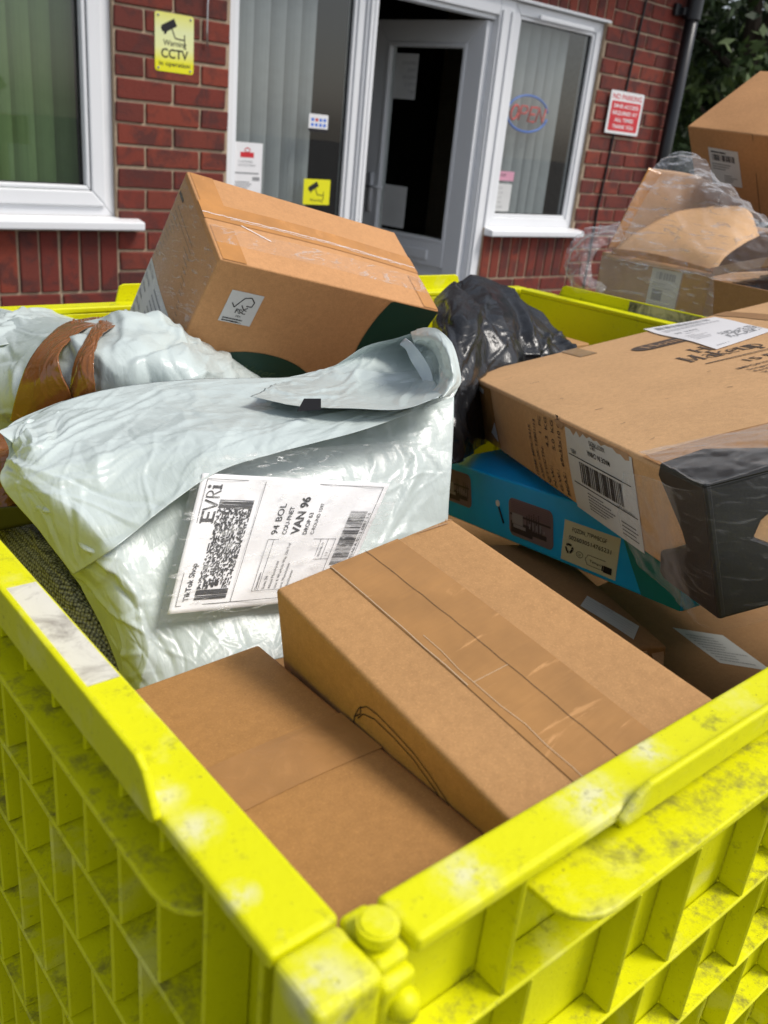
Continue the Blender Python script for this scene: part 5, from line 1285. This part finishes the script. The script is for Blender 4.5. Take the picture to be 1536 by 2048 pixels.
lb = sheet('barcode_label', M['paper_g'], e2, fm2, .070, .075, 5, 5, .0004, .0040, x0=.044, y0=.068)
k = Ink(); k.bars(.052, .118, .106, .131, 18, 6); k.lines(.05, .134, .108, .140, 1, seed=3); k.lines(.05, .10, .10, .115, 3, seed=4, wd=.3); k.lines(.075, .076, .105, .092, 4, seed=8, wd=.3)
k.build('print', M['ink'], lb, fm2, .0080)
k = Ink(); k.line([(.148, .0), (.148, .18)], .0012); k.build('fold_line', M['seam'], e2, fm2, .0036)
S3 = Box(rel(1.66, .60, -.266), (0, 1, 0), (0, 0, 1), (.52, .34, .13)); S3 = Box(rel(1.64, .62, -.266), (1, 0, 0), (0, 0, 1), (.34, .50, .15)); box_thing(S3, 'brown carton under the topmost one in the pile beyond the crate', M['card_e'], gp, seed=6, sub=8)
# clear stretch film round the open carton
wr_ = empty('stretch_film', P(1300, 560, 1.5), 'torn clear stretch film draped over the open carton, with a loose bubble at its left', 'plastic film')
sheet4('film_sheet', [[(1205, 512, 1.50), (1290, 530, 1.46), (1380, 545, 1.41), (1450, 560, 1.37), (1545, 560, 1.34)], [(1250, 430, 1.50), (1330, 450, 1.46), (1410, 470, 1.41), (1490, 500, 1.37), (1560, 520, 1.34)], [(1292, 345, 1.51), (1350, 350, 1.47), (1420, 390, 1.42), (1500, 440, 1.38), (1570, 480, 1.35)], [(1330, 318, 1.55), (1385, 304, 1.52), (1430, 345, 1.47), (1500, 415, 1.42), (1570, 460, 1.38)]], M['film'], wr_, .0004, 80, 70, .009, 7, 15)
sheet4('film_bubble', [[(1190, 600, 1.50), (1150, 590, 1.50), (1130, 560, 1.52), (1140, 500, 1.55), (1180, 455, 1.57), (1240, 440, 1.58)], [(1200, 590, 1.46), (1165, 570, 1.45), (1155, 540, 1.46), (1165, 500, 1.48), (1195, 475, 1.50), (1245, 460, 1.52)], [(1215, 575, 1.47), (1190, 555, 1.46), (1185, 530, 1.47), (1192, 505, 1.48), (1215, 490, 1.50), (1250, 480, 1.52)]], M['film'], wr_, .0004, 70, 50, .008, 9, 18)
sheet4('film_front', [[(1195, 600, 1.52), (1300, 625, 1.46), (1425, 650, 1.39)], [(1203, 512, 1.52), (1300, 530, 1.46), (1428, 548, 1.39)]], M['film'], wr_, .0004, 60, 40, .002, 12, 25)
# film round the foam corner of the flat carton
fc = lambda u, v, h: D_.at(u, v, h)
ws_ = [[fc(.53, -.014, .000), fc(.58, -.015, -.001), fc(.655, -.016, -.002), fc(.657, .06, -.002), fc(.655, .13, .000)], [fc(.51, -.014, .03), fc(.58, -.017, .04), fc(.657, -.018, .04), fc(.659, .06, .04), fc(.657, .15, .04)], [fc(.53, -.013, .074), fc(.585, -.016, .083), fc(.656, -.016, .092), fc(.657, .06, .092), fc(.655, .14, .088)]]
sheet4('clear_wrap', ws_, M['wrap_d'], eD, .0004, 70, 50, .0014, 14, 30, raw=True)
sheet4('clear_wrap', [[fc(.657, -.015, .096), fc(.658, .06, .096), fc(.655, .14, .092)], [fc(.59, -.012, .096), fc(.60, .05, .097), fc(.60, .14, .092)], [fc(.54, -.004, .090), fc(.55, .06, .090), fc(.56, .15, .090)]], M['wrap_d'], eD, .0003, 60, 50, .0014, 16, 30, raw=True)
for o in list(bpy.data.objects):
    if o.type == 'MESH' and not o.data.materials: print('no material', o.name)
